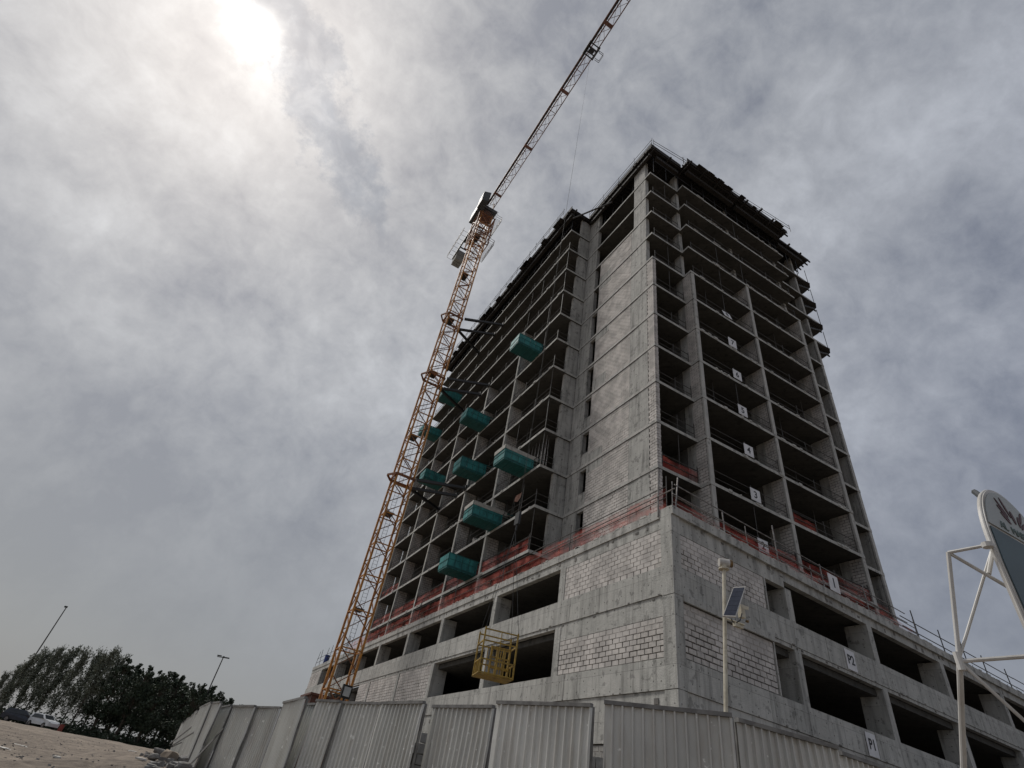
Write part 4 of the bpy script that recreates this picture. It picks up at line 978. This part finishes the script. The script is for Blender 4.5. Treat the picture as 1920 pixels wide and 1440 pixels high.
T = thing('site_hut', (-3.3, 38.5, 1.2), 'brown steel hut behind the crane mast foot', 'hut')
part('wall', MB().box(-4.6, -0.9, 36.6, 40.2, 1.0, 6.9), 'brown_box', T); part('roof', MB().box(-4.8, -0.7, 36.4, 40.4, 6.9, 7.05), 'brown_box', T)
rail('guard_rail', (0.1, 58, 12.7), 'thin guard rail with tall posts on the far left podium corner', [(0.1, 50.5), (0.1, 64.8)], 12.69, (0.5, 1.0), 2.2, 'guard rails on the podium deck', lean=0.15, postext=0.8)

# ------------------------------------------------------------------ corrugated fence
FN = thing('site_fence', (-9.0, -7.5, 0.9), 'long grey corrugated metal hoarding in front of the building', 'fence')
def corr(a, b, z0a, z0b, z1a, z1b, pitch, depth, lean=0.0):
    a = Vector((a[0], a[1], 0)); b = Vector((b[0], b[1], 0)); L_ = (b-a).length; d = (b-a)/L_; nrm_ = Vector((d.y, -d.x, 0))
    if nrm_.dot(Vector((CAMP.x, CAMP.y, 0)) - a) < 0: nrm_ = -nrm_
    n = max(3, round(L_/pitch)); mb = MB(); prof = []
    for i in range(n):
        u = i/n
        for f_, dd in ((0.0, 0), (0.70, 0), (0.78, 1), (0.92, 1)): prof.append(((i+f_)/n, dd*depth))
    prof.append((1.0, 0))
    R_ = 5; ph = rnd.uniform(0, 9)
    for u, dd in prof:
        for r in range(R_):
            f_ = r/(R_-1); zb = z0a+(z0b-z0a)*u; zt_ = z1a+(z1b-z1a)*u
            buck = 0.035*mn.noise(Vector((u*2.2+ph, f_*1.6, 0)))
            q = a + d*(L_*u) + nrm_*(dd + buck + lean*(f_-1)); mb.v.append((q.x, q.y, zb+(zt_-zb)*f_))
    for i in range(len(prof)-1):
        for r in range(R_-1):
            k = i*R_+r; mb.f.append((k, k+R_, k+R_+1, k+1))
    return mb, nrm_, d
FT = 3.2
pan = [((-13.05, 33.6), (-13.05, 31.6), 0), ((-13.08, 31.4), (-13.1, 29.4), -.05), ((-13.1, 29.3), (-13.12, 27.3), 0), ((-13.12, 27.2), (-13.15, 25.2), .05), ((-13.15, 25.1), (-13.2, 23.1), 0),
       ((-13.2, 23.0), (-13.22, 21.0), -.04), ((-13.22, 20.9), (-13.25, 18.8), 0), ((-13.25, 18.7), (-13.28, 16.6), .04), ((-13.28, 16.4), (-13.33, 13.9), -.1), ((-13.37, 13.56), (-13.35, 11.7), 0),
       ((-13.35, 11.49), (-13.30, 9.42), 0), ((-13.27, 9.76), (-13.09, 8.38), 0), ((-12.87, 10.94), (-12.69, 8.73), 0), ((-12.66, 8.96), (-12.14, 6.78), 0), ((-12.08, 7.17), (-11.57, 5.29), 0),
       ((-11.81, 3.56), (-11.74, 0.99), 0), ((-11.39, 2.76), (-11.24, 1.91), 0), ((-11.44, 1.04), (-11.07, 0.09), 0), ((-11.01, 0.3), (-10.48, -1.35), 0), ((-10.51, -1.44), (-10.16, -3.18), 0),
       ((-9.84, -2.91), (-9.39, -4.83), 0), ((-9.6, -5.35), (-8.92, -7.28), 0), ((-9.02, -7.73), (-7.87, -9.14), 0), ((-7.63, -8.99), (-5.66, -9.14), 0), ((-5.27, -8.91), (-4.04, -8.81), 0),
       ((-3.9, -8.8), (-1.9, -8.75), 0), ((-1.8, -8.75), (0.2, -8.7), 0), ((0.3, -8.7), (2.3, -8.65), 0)]
for i, (a, b, dz) in enumerate(pan):
    z0a = ground_z(a[0], a[1], False)-0.03; z0b = ground_z(b[0], b[1], False)-0.03
    L_ = math.dist(a, b)
    mb, nn, d = corr(a, b, z0a, z0b, FT-0.06+dz, FT-0.06+dz, 0.152 if i > 13 else 0.17, 0.045, rnd.uniform(-0.04, 0.06))
    o = part('fence_panel', mb, 'sheet', FN)
    A = Vector((a[0], a[1], FT-0.03+dz)); Bv = Vector((b[0], b[1], FT-0.03+dz))
    part('top_rail', MB().bar(A+nn*0.012, Bv+nn*0.012, 0.085, 0.055), 'fence_frame', FN)
    for q, sg in ((A, 1), (Bv, -1)):
        base = Vector((q.x, q.y, 0.7)) - nn*0.05 + d*0.025*sg
        part('fence_post', MB().bar(base, Vector((base.x, base.y, FT-0.04+dz)), 0.05, 0.05), 'fence_frame', FN)
for (pt, pb, D_) in (((375, 1351), (318, 1395), 30.0), ((375, 1366), (322, 1398), 27.0), ((418, 1367), (357, 1433), 24.0), ((340, 1392), (322, 1400), 28.0)):
    part('brace', MB().tube(at(*pt, D_), at(*pb, D_-2.2), 0.028), 'tube_dark', FN)
# grey block pier seen in the fence gaps
mbp = MB()
T = thing('block_boundary_wall', (-6.5, -4.0, 1.0), 'rough grey block wall seen through the gaps of the hoarding', 'wall')
stf = MB()
for r in range(9):
    y0 = 0
    u = -0.2*(r % 2)
    while u < 9:
        a = Vector((-9.3, -1.2)) + Vector((0.62, -0.785))*u; 
        z = 0.95 + r*0.21
        b = a + Vector((0.62, -0.785))*0.4; nn2 = Vector((-0.785, -0.62))*rnd.uniform(0.0, 0.03)
        stf.quadbox([(a.x+nn2.x, a.y+nn2.y, z), (b.x+nn2.x, b.y+nn2.y, z), (b.x+0.16, b.y+0.12, z), (a.x+0.16, a.y+0.12, z), (a.x+nn2.x, a.y+nn2.y, z+0.19), (b.x+nn2.x, b.y+nn2.y, z+0.19), (b.x+0.16, b.y+0.12, z+0.19), (a.x+0.16, a.y+0.12, z+0.19)])
        u += 0.42
tag(part('blocks', stf, 'block_grey', T), kind='stuff')

# ------------------------------------------------------------------ camera pole with solar panel
p0 = at(1361, 1328, 12.6); p1 = at(1357.5, 1068, 13.0)
dz_ = (p1-p0).normalized(); pb = p0 - dz_*((p0.z-0.9)/dz_.z)
T = thing('camera_pole', pb, 'cream site camera pole with a tilted solar panel behind the fence', 'camera pole')
part('pole', MB().tube(pb, p1, 0.042, 10), 'cream', T)
right = (RW @ Vector((1, 0, 0))).normalized(); upv = Vector((0, 0, 1)); rh = Vector((right.x, right.y, 0)).normalized()
part('cap_plate', MB().tube(p1, p1+upv*0.03, 0.12, 14), 'cream', T)
hd = p1 + upv*0.16
cm_ = part('camera_housing', MB().tube(p1+upv*0.03, p1+upv*0.17, 0.075, 12), 'cream', T)
back = hd - rh*0.10; front = hd + rh*0.13
part('camera_head', MB().tube(back, front, 0.095, 14), 'white_paint', cm_)
part('lens', MB().tube(front, front + rh*0.07, 0.085, 14), 'lens', cm_)
tl = at(1374.8, 1101, 12.75); trr = at(1398, 1099.4, 12.75); brr = at(1379.5, 1156, 12.35); bl = at(1355, 1155, 12.35)
nn = (trr-tl).cross(bl-tl).normalized()
if nn.dot(CAMP-tl) < 0: nn = -nn
def slab(a, b, c, d, t0, t1, mb): 
    return mb.quadbox([a+nn*t0, b+nn*t0, c+nn*t0, d+nn*t0, a+nn*t1, b+nn*t1, c+nn*t1, d+nn*t1])
sp = part('solar_panel', slab(tl, trr, brr, bl, -0.03, 0.0, MB()), 'white_paint', T)
ctr = (tl+trr+brr+bl)/4
def ins(q, fx=0.91, fy=0.94): 
    return ctr + (q-ctr)*0.93
for r in range(6):
    for c2 in range(2):
        def P2(u, v_): return (tl*(1-u)+trr*u)*(1-v_) + (bl*(1-u)+brr*u)*v_
        u0 = 0.06+c2*0.445; u1 = u0+0.435; v0 = 0.035+r*0.156; v1 = v0+0.150
        part('solar_cell', slab(P2(u0, v0), P2(u1, v0), P2(u1, v1), P2(u0, v1), 0.0, 0.006, MB()), 'solar', sp)
mid_ = (bl+brr)/2
part('battery_box', MB().box(-0.06, 0.06, -0.05, 0.05, -0.15, 0.12), 'cream', T).location = tuple((at(1390, 1145, 12.75)) - Vector(T['_w']))
cab = MB(); pts = [at(1371, 1160, 12.5), at(1374, 1166, 12.5), at(1381, 1167, 12.5), at(1388, 1163, 12.5), at(1391, 1150, 12.6)]
for a, b in zip(pts[:-1], pts[1:]): cab.tube(a, b, 0.012, 5)
part('cable', cab, 'black_steel', T)
part('lamp_arm', MB().tube(at(1362, 1160, 12.6), at(1396, 1172, 12.6), 0.018, 6), 'cream', T)
bx = at(1385, 1173, 12.6); part('junction_box', MB().box(-0.13, 0.10, -0.04, 0.04, -0.04, 0.03), 'cream', T).location = tuple(bx - Vector(T['_w']))
part('side_lamp', MB().tube(at(1398, 1164, 12.5), at(1404, 1166, 12.5), 0.028, 10), 'lens', T)
part('name_plate', MB().bar(at(1391, 1138, 12.6), at(1404, 1141, 12.6), 0.02, 0.07), 'cream', T)

# ------------------------------------------------------------------ roadside sign at right
SG = thing('advertising_sign', (-5.75, -12.45, 0.5), 'arched advertising sign with maroon leaf emblem on a white tube frame', 'sign')
xc, hwd, zs = -5.77, 0.88, 4.95
arch = []
for k in range(41):
    t = math.pi*(1-k/40); arch.append((xc+hwd*math.cos(t), zs+1.29*math.sin(t)**0.85))
def sheet_xz(pts, y0, y1):
    mb = MB(); n = len(pts); mb.v = [(p[0], y0, p[1]) for p in pts]+[(p[0], y1, p[1]) for p in pts]
    mb.f = [tuple(range(n)), tuple(reversed(range(n, 2*n)))] + [(i, (i+1) % n, n+(i+1) % n, n+i) for i in range(n)]
    return mb
part('backing', sheet_xz([(xc-hwd, 2.2)]+arch+[(xc+hwd, 2.2)], -12.49, -12.42), 'white_paint', SG)
def inner(q, k=0.965): return (xc+(q[0]-xc)*k, zs+(q[1]-zs)*k)
top = [inner(a) for a in arch if a[1] > 5.53] ; zsep = 5.505
part('upper_face', sheet_xz([(xc-hwd*0.895, zsep)]+[q for q in top if q[1] > zsep+0.02]+[(xc+hwd*0.895, zsep)], -12.506, -12.494), 'sign_white', SG)
part('lower_face', sheet_xz([(xc-hwd*0.965, 2.3), (xc-hwd*0.965, 4.95), (xc-hwd*0.90, 5.455), (xc+hwd*0.90, 5.455), (xc+hwd*0.965, 4.95), (xc+hwd*0.965, 2.3)], -12.506, -12.494), 'sign_teal', SG)
rim = MB(); rp_ = [(xc-hwd, 2.2)]+arch+[(xc+hwd, 2.2)]
for a, b in zip(rp_[:-1], rp_[1:]): rim.tube((a[0], -12.46, a[1]), (b[0], -12.46, b[1]), 0.017, 8)
part('rim', rim, 'white_paint', SG)
for wd_, xo in (('AL', -6.16), ('MARWAN', -5.62)):
    o = link('lettering', text_mesh(wd_, 0.155, 'green_print'), None, SG, True); o.location = (xo+5.75, -12.512+12.45, 5.59-0.5); o.rotation_euler = (R(90), 0, 0)
em = SG
for (cx_, cz_, ln, wd, ang) in ((-5.98, 5.93, 0.30, 0.045, 128), (-5.99, 5.85, 0.26, 0.05, 138), (-5.98, 5.77, 0.22, 0.05, 146), (-5.86, 5.97, 0.30, 0.05, 112), (-5.74, 5.86, 0.20, 0.07, 95), (-5.60, 5.84, 0.20, 0.07, 70), (-5.50, 5.93, 0.28, 0.045, 55), (-5.52, 5.80, 0.22, 0.045, 40)):
    pts = []
    for k in range(12):
        t = 2*math.pi*k/12; a_, b_ = ln/2*math.cos(t), wd/2*math.sin(t); an = R(ang)
        pts.append((cx_+a_*math.cos(an)-b_*math.sin(an), cz_+a_*math.sin(an)+b_*math.cos(an)))
    part('emblem_leaf', sheet_xz(pts, -12.515, -12.508), 'maroon', SG)
A = on(1778, 1036, 2, 5.15); Bp = on(1799, 1240, 2, 3.85); Cp = on(1807, 1440, 2, 2.85)
foot = Cp + (Cp-Bp).normalized()*2.6
for a, b, r in ((A, Bp, 0.026), (Bp, Cp, 0.032), (Cp, foot, 0.034)): part('frame_tube', MB().tube(a, b, r, 10), 'white_paint', SG)
e1_ = Vector((-6.72, -12.44, 5.15))
part('frame_tube', MB().tube(A, e1_, 0.022, 8), 'white_paint', SG)
part('frame_tube', MB().tube(A, on(1902, 1108, 1, -12.4), 0.022, 8), 'white_paint', SG)
part('frame_tube', MB().tube(Bp+Vector((0, 0, 0.02)), on(1861, 1028, 1, -12.35), 0.018, 8), 'white_paint', SG)
part('frame_tube', MB().tube(on(1862, 1030, 1, -12.35), on(1854, 1076, 1, -12.25), 0.026, 8), 'white_paint', SG)
dist_b = (Bp-CAMP).length
part('frame_tube', MB().tube(Bp, CAMP + ray(1990, 1226)*dist_b, 0.024, 8), 'white_paint', SG)
part('frame_tube', MB().tube(Bp, CAMP + ray(1990, 1415)*dist_b, 0.02, 8), 'white_paint', SG)
part('clamp', MB().tube(Bp-Vector((0, 0, 0.1)), Bp+Vector((0, 0, 0.1)), 0.042, 10), 'white_paint', SG)
part('clamp', MB().tube(e1_-Vector((0, 0, 0.03)), e1_+Vector((0, 0, 0.03)), 0.06, 10), 'white_paint', SG)
part('rear_fin', MB().tube(on(1827, 922, 1, -12.3), on(1840, 932, 1, -12.4), 0.04, 6), 'cabinet', SG)

# ------------------------------------------------------------------ trees
def tree_mesh(kind, seed):
    r = random.Random(seed); tr_ = MB(); lf = MB()
    H = 1.0
    if kind == 'soft':      # feathery, tall, loose
        tr_.tube((0, 0, 0), (0.1, 0, 4.5), 0.17, 7, 0.12); tr_.tube((0.1, 0, 4.5), (0.0, 0.1, 10.5), 0.12, 6, 0.03)
        for k in range(40):
            z = 1.7 + 8.6*(k/40)**0.9; an = r.uniform(0, 6.28); ln = (2.1 + r.uniform(-0.5, 0.6))*(1.0-0.55*(z/11))
            p = Vector((0.05, 0, z)); q = p + Vector((math.cos(an)*ln*0.85, math.sin(an)*ln*0.85, ln*0.75))
            tr_.tube(p, q, 0.035, 4, 0.01)
            for j in range(84):
                t = r.uniform(0.15, 1.25); c = p + (q-p)*t + Vector((r.gauss(0, 0.28), r.gauss(0, 0.28), r.gauss(0, 0.3)))
                d = Vector((r.gauss(0, 0.5), r.gauss(0, 0.5), r.uniform(-0.4, 1.0))).normalized()*r.uniform(0.3, 0.62)
                sd = d.cross(Vector((r.gauss(0, 1), r.gauss(0, 1), r.gauss(0, 1)))).normalized()*r.uniform(0.04, 0.095)
                o = len(lf.v); lf.v += [tuple(c-sd), tuple(c+d*0.5-sd*1.2), tuple(c+d), tuple(c+sd)]; lf.f.append((o, o+1, o+2, o+3))
    else:
        tr_.tube((0, 0, 0), (0.1, 0.05, 2.6), 0.22, 7, 0.15)
        cl = []
        for k in range(32):
            an = r.uniform(0, 6.28); z = 2.2 + 6.2*r.random(); rr_ = (1.0-abs(z-4.8)/6.2)*2.3*math.sqrt(r.random())
            cl.append(Vector((math.cos(an)*rr_, math.sin(an)*rr_, z)))
        for k in range(14):
            an = r.uniform(0, 6.28); rr_ = r.uniform(0, 1.3); cl.append(Vector((math.cos(an)*rr_, math.sin(an)*rr_, 7.4+r.uniform(0, 2.0)*(1-rr_/2))))
        for c in cl:
            tr_.tube((0.1, 0.05, min(c.z-0.8, 2.5+c.z*0.3)), tuple(c), 0.05, 4, 0.02)
            s_ = r.uniform(0.5, 1.0) if c.z < 7.4 else r.uniform(0.22, 0.4)
            for j in range(100 if c.z < 7.4 else 36):
                v_ = Vector((r.gauss(0, 1), r.gauss(0, 1), r.gauss(0, 1.15))).normalized()*s_*r.uniform(0.45, 1.08)
                q = c+v_; n_ = Vector((r.gauss(0, 1), r.gauss(0, 1), r.gauss(0, 1))).normalized(); a_ = n_.orthogonal().normalized()*r.uniform(0.10, 0.2); b_ = n_.cross(a_).normalized()*r.uniform(0.07, 0.13)
                o = len(lf.v); lf.v += [tuple(q-a_), tuple(q-b_), tuple(q+a_), tuple(q+b_)]; lf.f.append((o, o+1, o+2, o+3))
    return tr_, lf
protos = {}
for kind in ('soft', 'dense'):
    protos[kind] = []
    for s_ in range(3):
        a, b = tree_mesh(kind, 11+s_*7+(0 if kind == 'soft' else 100))
        ta = a.mesh('trunk'); ta.materials.append(M['bark']); lb = bpy.data.meshes.new('crown'); lb.from_pydata(b.v, [], b.f); lb.update(); lb.materials.append(M['leaf_soft' if kind == 'soft' else 'leaf_dark'])
        protos[kind].append((ta, lb))
tops = [(-40, 1275, 's', 96), (-12, 1262, 's', 100), (15, 1262, 's', 98), (45, 1248, 's', 104), (68, 1228, 's', 97), (92, 1222, 's', 103), (118, 1217, 's', 98), (140, 1216, 's', 104), (165, 1222, 's', 97),
        (190, 1224, 's', 101), (212, 1219, 's', 96), (228, 1232, 's', 104), (246, 1234, 'd', 96), (264, 1243, 'd', 101), (284, 1250, 'd', 95), (303, 1256, 'd', 99), (322, 1258, 'd', 94), (343, 1268, 'd', 100),
        (362, 1278, 'd', 96), (384, 1280, 'd', 92), (402, 1287, 'd', 96), (418, 1296, 'd', 91), (436, 1308, 'd', 95), (452, 1322, 'd', 98)]
desc_s = ['pale and feathery', 'tall, loose and grey green', 'wispy with a light crown']
desc_d = ['dark, dense and rounded', 'deep green and bushy', 'dark with a ragged top']
ordn = ['outermost', 'second', 'third', 'fourth', 'fifth', 'sixth', 'seventh', 'eighth', 'ninth', 'tenth', 'eleventh', 'twelfth', 'thirteenth', 'fourteenth', 'fifteenth', 'sixteenth', 'seventeenth', 'eighteenth', 'nineteenth', 'twentieth', 'twenty first', 'twenty second', 'twenty third', 'last']
for i, (px, py, k, D_) in enumerate(tops):
    D_ += 24
    kind = 'soft' if k == 's' else 'dense'; ta, lb = protos[kind][i % 3]
    top = at(px, py, D_); gz = 1.35
    hgt = top.z-gz; sc_ = hgt/(11.0 if kind == 'soft' else 9.3)
    lab = '%s tree from the left in the row, %s' % (ordn[i], (desc_s if k == 's' else desc_d)[i % 3])
    T = thing('roadside_tree', (top.x, top.y, gz), lab, 'tree', 'row of trees behind the sand lot', rnd.uniform(0, 6.28))
    wsc = rnd.uniform(0.62, 0.8) if k == 's' else rnd.uniform(0.85, 1.05)
    T.scale = (sc_*wsc, sc_*wsc, sc_)
    link('trunk', ta, None, T, True); link('crown', lb, None, T, True)
for i in range(11):
    px = 262 + i*17; D_ = rnd.uniform(134, 146); j = min(range(len(tops)), key=lambda q: abs(tops[q][0]-px)); kind = 'soft' if px < 200 else 'dense'
    ta, lb = protos[kind][(i+1) % 3]; top = at(px, tops[j][1]+rnd.uniform(4, 16), D_); hgt = top.z-1.35; sc_ = hgt/(11.0 if kind == 'soft' else 9.3)
    T = thing('roadside_tree', (top.x, top.y, 1.35), 'dark tree standing behind the front row of roadside trees', 'tree', 'second row of trees', rnd.uniform(0, 6.28))
    T.scale = (sc_*1.15, sc_*1.15, sc_); link('trunk', ta, None, T, True); link('crown', lb, None, T, True)
# scrub at the foot of the trees
scrub = MB(); r = random.Random(5)
for i in range(9000):
    px = r.uniform(-30, 420); D_ = r.uniform(117, 127)
    q = at(px, 1350, D_); q.z = 1.3 + abs(r.gauss(0, 0.75)) + 0.9*max(0, mn.noise(Vector((px*0.02, D_*0.1, 0))))
    n_ = Vector((r.gauss(0, 1), r.gauss(0, 1), r.gauss(0, 1))).normalized(); a_ = n_.orthogonal().normalized()*r.uniform(0.15, 0.32); b_ = n_.cross(a_)*0.5
    o = len(scrub.v); scrub.v += [tuple(q-a_), tuple(q-b_), tuple(q+a_), tuple(q+b_)]; scrub.f.append((o, o+1, o+2, o+3))
sme = bpy.data.meshes.new('scrub'); sme.from_pydata(scrub.v, [], scrub.f); so_ = link('scrub', sme, M['leaf_dark'])
tag(so_, 'low dark scrub growing along the foot of the tree row', 'scrub', kind='stuff')

# ------------------------------------------------------------------ lamp masts
p = at(392, 1290, 112); top = at(418.5, 1233, 120)
T = thing('street_lamp', (top.x, top.y, 1.4), 'tall lamp mast with a crossbar of floodlights above the trees', 'street lamp')
part('pole', MB().tube((top.x, top.y, 1.4), top, 0.14, 8, 0.09), 'tube_dark', T)
part('crossbar', MB().bar(top-rh*1.15, top+rh*1.15, 0.1), 'black_steel', T)
for s_, tt in ((-1.0, 0.5), (-0.6, 0.5), (0.05, 0.3), (0.55, 0.12), (0.95, 0.12)):
    q = top + rh*s_ + Vector((0, 0, tt*0.4)); part('lamp_head', MB().bar(q-rh*0.18, q+rh*0.18, 0.22, 0.18), 'black_steel', T)
top = at(125, 1138, 124)
T = thing('street_lamp', (top.x, top.y, 1.4), 'tall thin mast with a small single head at the far left', 'street lamp')
part('pole', MB().tube((top.x, top.y, 1.4), top, 0.13, 8, 0.08), 'tube_dark', T); part('lamp_head', MB().bar(top-rh*0.35, top+rh*0.1, 0.25, 0.25), 'black_steel', T)

# ------------------------------------------------------------------ cars
def make_car(name, label, paint, loc, rz):
    T = thing(name, loc, label, 'car', None, rz); L_, W_ = 4.5, 1.82
    prof = [(-2.2, 0.35), (-2.22, 0.95), (-2.05, 1.05), (-1.75, 1.6), (-0.9, 1.68), (0.35, 1.62), (1.05, 1.12), (2.0, 0.98), (2.22, 0.75), (2.2, 0.35)]
    def shell(pr, w_): 
        mb = MB(); n = len(pr)
        for sy in (-1, 1):
            for (x, z) in pr:
                k = 0.82 if z > 1.3 else 1.0; mb.v.append((x, sy*w_/2*k, z))
        mb.f = [tuple(range(n)), tuple(reversed(range(n, 2*n)))] + [(i, (i+1) % n, n+(i+1) % n, n+i) for i in range(n)]
        return mb
    b = part('body', shell(prof, W_), paint, T, True)
    for sy in (-1, 1):
        mb = MB(); y_ = sy*W_/2*0.90
        mb.quadbox([(-1.65, y_-0.09*1, 1.1), (0.85, y_-0.09, 1.1), (0.85, y_+0.09, 1.1), (-1.65, y_+0.09, 1.1), (-1.45, y_*0.93-0.05, 1.55), (0.25, y_*0.93-0.05, 1.53), (0.25, y_*0.93+0.05, 1.53), (-1.45, y_*0.93+0.05, 1.55)])
        part('side_window', mb, 'glass', T, True)
        for x in (-1.35, 1.4):
            wme = MB().tube((x, sy*(W_/2-0.2), 0.34), (x, sy*(W_/2+0.03), 0.34), 0.35, 18); wh = part('wheel', wme, 'rubber', T, True)
            part('rim', MB().tube((x, sy*(W_/2+0.031), 0.34), (x, sy*(W_/2+0.045), 0.34), 0.21, 12), 'tube', wh, True)
        part('headlight', MB().box(2.1, 2.215, sy*0.75-0.15, sy*0.75+0.15, 0.72, 0.86), 'lamp_glass', T, True)
        part('tail_light', MB().box(-2.24, -2.1, sy*0.75-0.12, sy*0.75+0.12, 0.85, 1.02), 'red_paint', T, True)
    part('windscreen', MB().quadbox([(0.98, -0.75, 1.15), (0.98, 0.75, 1.15), (1.06, 0.75, 1.15), (1.06, -0.75, 1.15), (0.36, -0.66, 1.58), (0.36, 0.66, 1.58), (0.44, 0.66, 1.6), (0.44, -0.66, 1.6)]), 'glass', T, True)
    return T
cp = at(82, 1352, 114); make_car('parked_car', 'white station car parked in front of the trees at far left', 'car_white', (cp.x, cp.y, 1.42), math.atan2(rh.y, rh.x)-0.25)
cp = at(36, 1348, 116); make_car('parked_car', 'dark car partly hidden behind the white parked car', 'car_dark', (cp.x, cp.y, 1.42), math.atan2(rh.y, rh.x)+0.5)
cp = at(119, 1357, 112)
T = thing('red_barrel', (cp.x, cp.y, 1.4), 'small red barrel beside the front of the white car', 'barrel')
part('body', MB().tube((0, 0, 0), (0, 0, 0.85), 0.3, 12), 'red_paint', T, True); part('rim', MB().tube((0, 0, 0.852), (0, 0, 0.9), 0.32, 12), 'red_paint', T, True)

# ------------------------------------------------------------------ rubble and litter on the sand
def rock_mesh(seed, sx, sy, sz):
    r = random.Random(seed); bm = bmesh.new(); bmesh.ops.create_icosphere(bm, subdivisions=2, radius=1)
    for v in bm.verts:
        k = 1+0.35*mn.noise(v.co*1.4+Vector((seed, 0, 0))); c = Vector((max(-0.72, min(0.72, v.co.x)), max(-0.72, min(0.72, v.co.y)), max(-0.7, min(0.7, v.co.z))))
        v.co = Vector((c.x*k*sx, c.y*k*sy, c.z*k*sz))
    me = bpy.data.meshes.new('rubble'); bm.to_mesh(me); bm.free(); return me
def rock(name, px, py, D_, size, mat, label, cat='rock', group='rubble beside the hoarding', seed=1):
    p = at(px, py, D_); me = rock_mesh(seed, *size); o = link(name, me, M[mat]); o.location = p; o.rotation_euler = (rnd.uniform(-.2, .2), rnd.uniform(-.2, .2), rnd.uniform(0, 3))
    tag(o, label, cat, group); return o
rock('stone_block', 317, 1421, 14.5, (0.19, 0.19, 0.16), 'tan_block', 'tan stone block in the rubble by the fence foot', 'stone', seed=3)
rock('concrete_lump', 289, 1419, 14.0, (0.13, 0.09, 0.06), 'rock', 'flat grey concrete lump left of the tan stone block', 'stone', seed=4)
rock('concrete_lump', 343, 1423, 14.4, (0.12, 0.1, 0.07), 'rock', 'dark concrete lump between the tan stone and the fence', 'stone', seed=6)
rock('concrete_lump', 300, 1409, 16.0, (0.17, 0.1, 0.07), 'rock', 'grey concrete lump behind the tan stone block', 'stone', seed=8)
rock('concrete_lump', 346, 1436, 13.4, (0.18, 0.12, 0.08), 'rock', 'broad concrete lump at the bottom edge against the fence', 'stone', seed=9)
rub = MB(); r = random.Random(9)
for i in range(300):
    px = r.gauss(325, 22); D_ = r.uniform(12.5, 24); q = at(px, 1420, D_); q.z = ground_z(q.x, q.y)+0.01; s_ = r.uniform(0.02, 0.07)
    rub.quadbox([q+Vector((a*s_*r.uniform(.6, 1.3), b*s_*r.uniform(.6, 1.3), c*s_*r.uniform(.5, .9))) for c in (-1, 1) for a, b in ((-1, -1), (1, -1), (1, 1), (-1, 1))])
for i in range(500):
    px = r.uniform(-20, 330); D_ = r.uniform(11, 45); q = at(px, 1420, D_); q.z = ground_z(q.x, q.y)+0.005; s_ = r.uniform(0.006, 0.022)
    rub.quadbox([q+Vector((a*s_, b*s_*r.uniform(.6, 1.3), c*s_*0.7)) for c in (-1, 1) for a, b in ((-1, -1), (1, -1), (1, 1), (-1, 1))])
o = part('rubble', rub, 'rock', None); tag(o, 'small broken concrete pieces scattered over the sand and against the fence', 'rubble', kind='stuff')
for i, (px, py, D_, sx, lab) in enumerate(((50, 1373, 22, 0.30, 'thin white litter strip left of centre on the sand'), (252, 1406, 17, 0.16, 'crumpled white litter near the rubble'), (12, 1379, 19, 0.32, 'long white litter strip at the left edge of the sand'), (115, 1405, 14, 0.1, 'small white scrap low on the sand'), (264, 1424, 13.5, 0.14, 'white litter scrap in front of the grey lumps'))):
    q = at(px, py, D_); q.z = ground_z(q.x, q.y)+0.02; me = rock_mesh(40+i, sx, sx*0.35, 0.025); o = link('litter', me, M['litter']); o.location = q; o.rotation_euler = (0, 0, math.atan2(rh.y, rh.x)); tag(o, lab, 'litter', 'white litter on the sand')
for ob in bpy.data.objects:
    if '_w' in ob: del ob['_w']
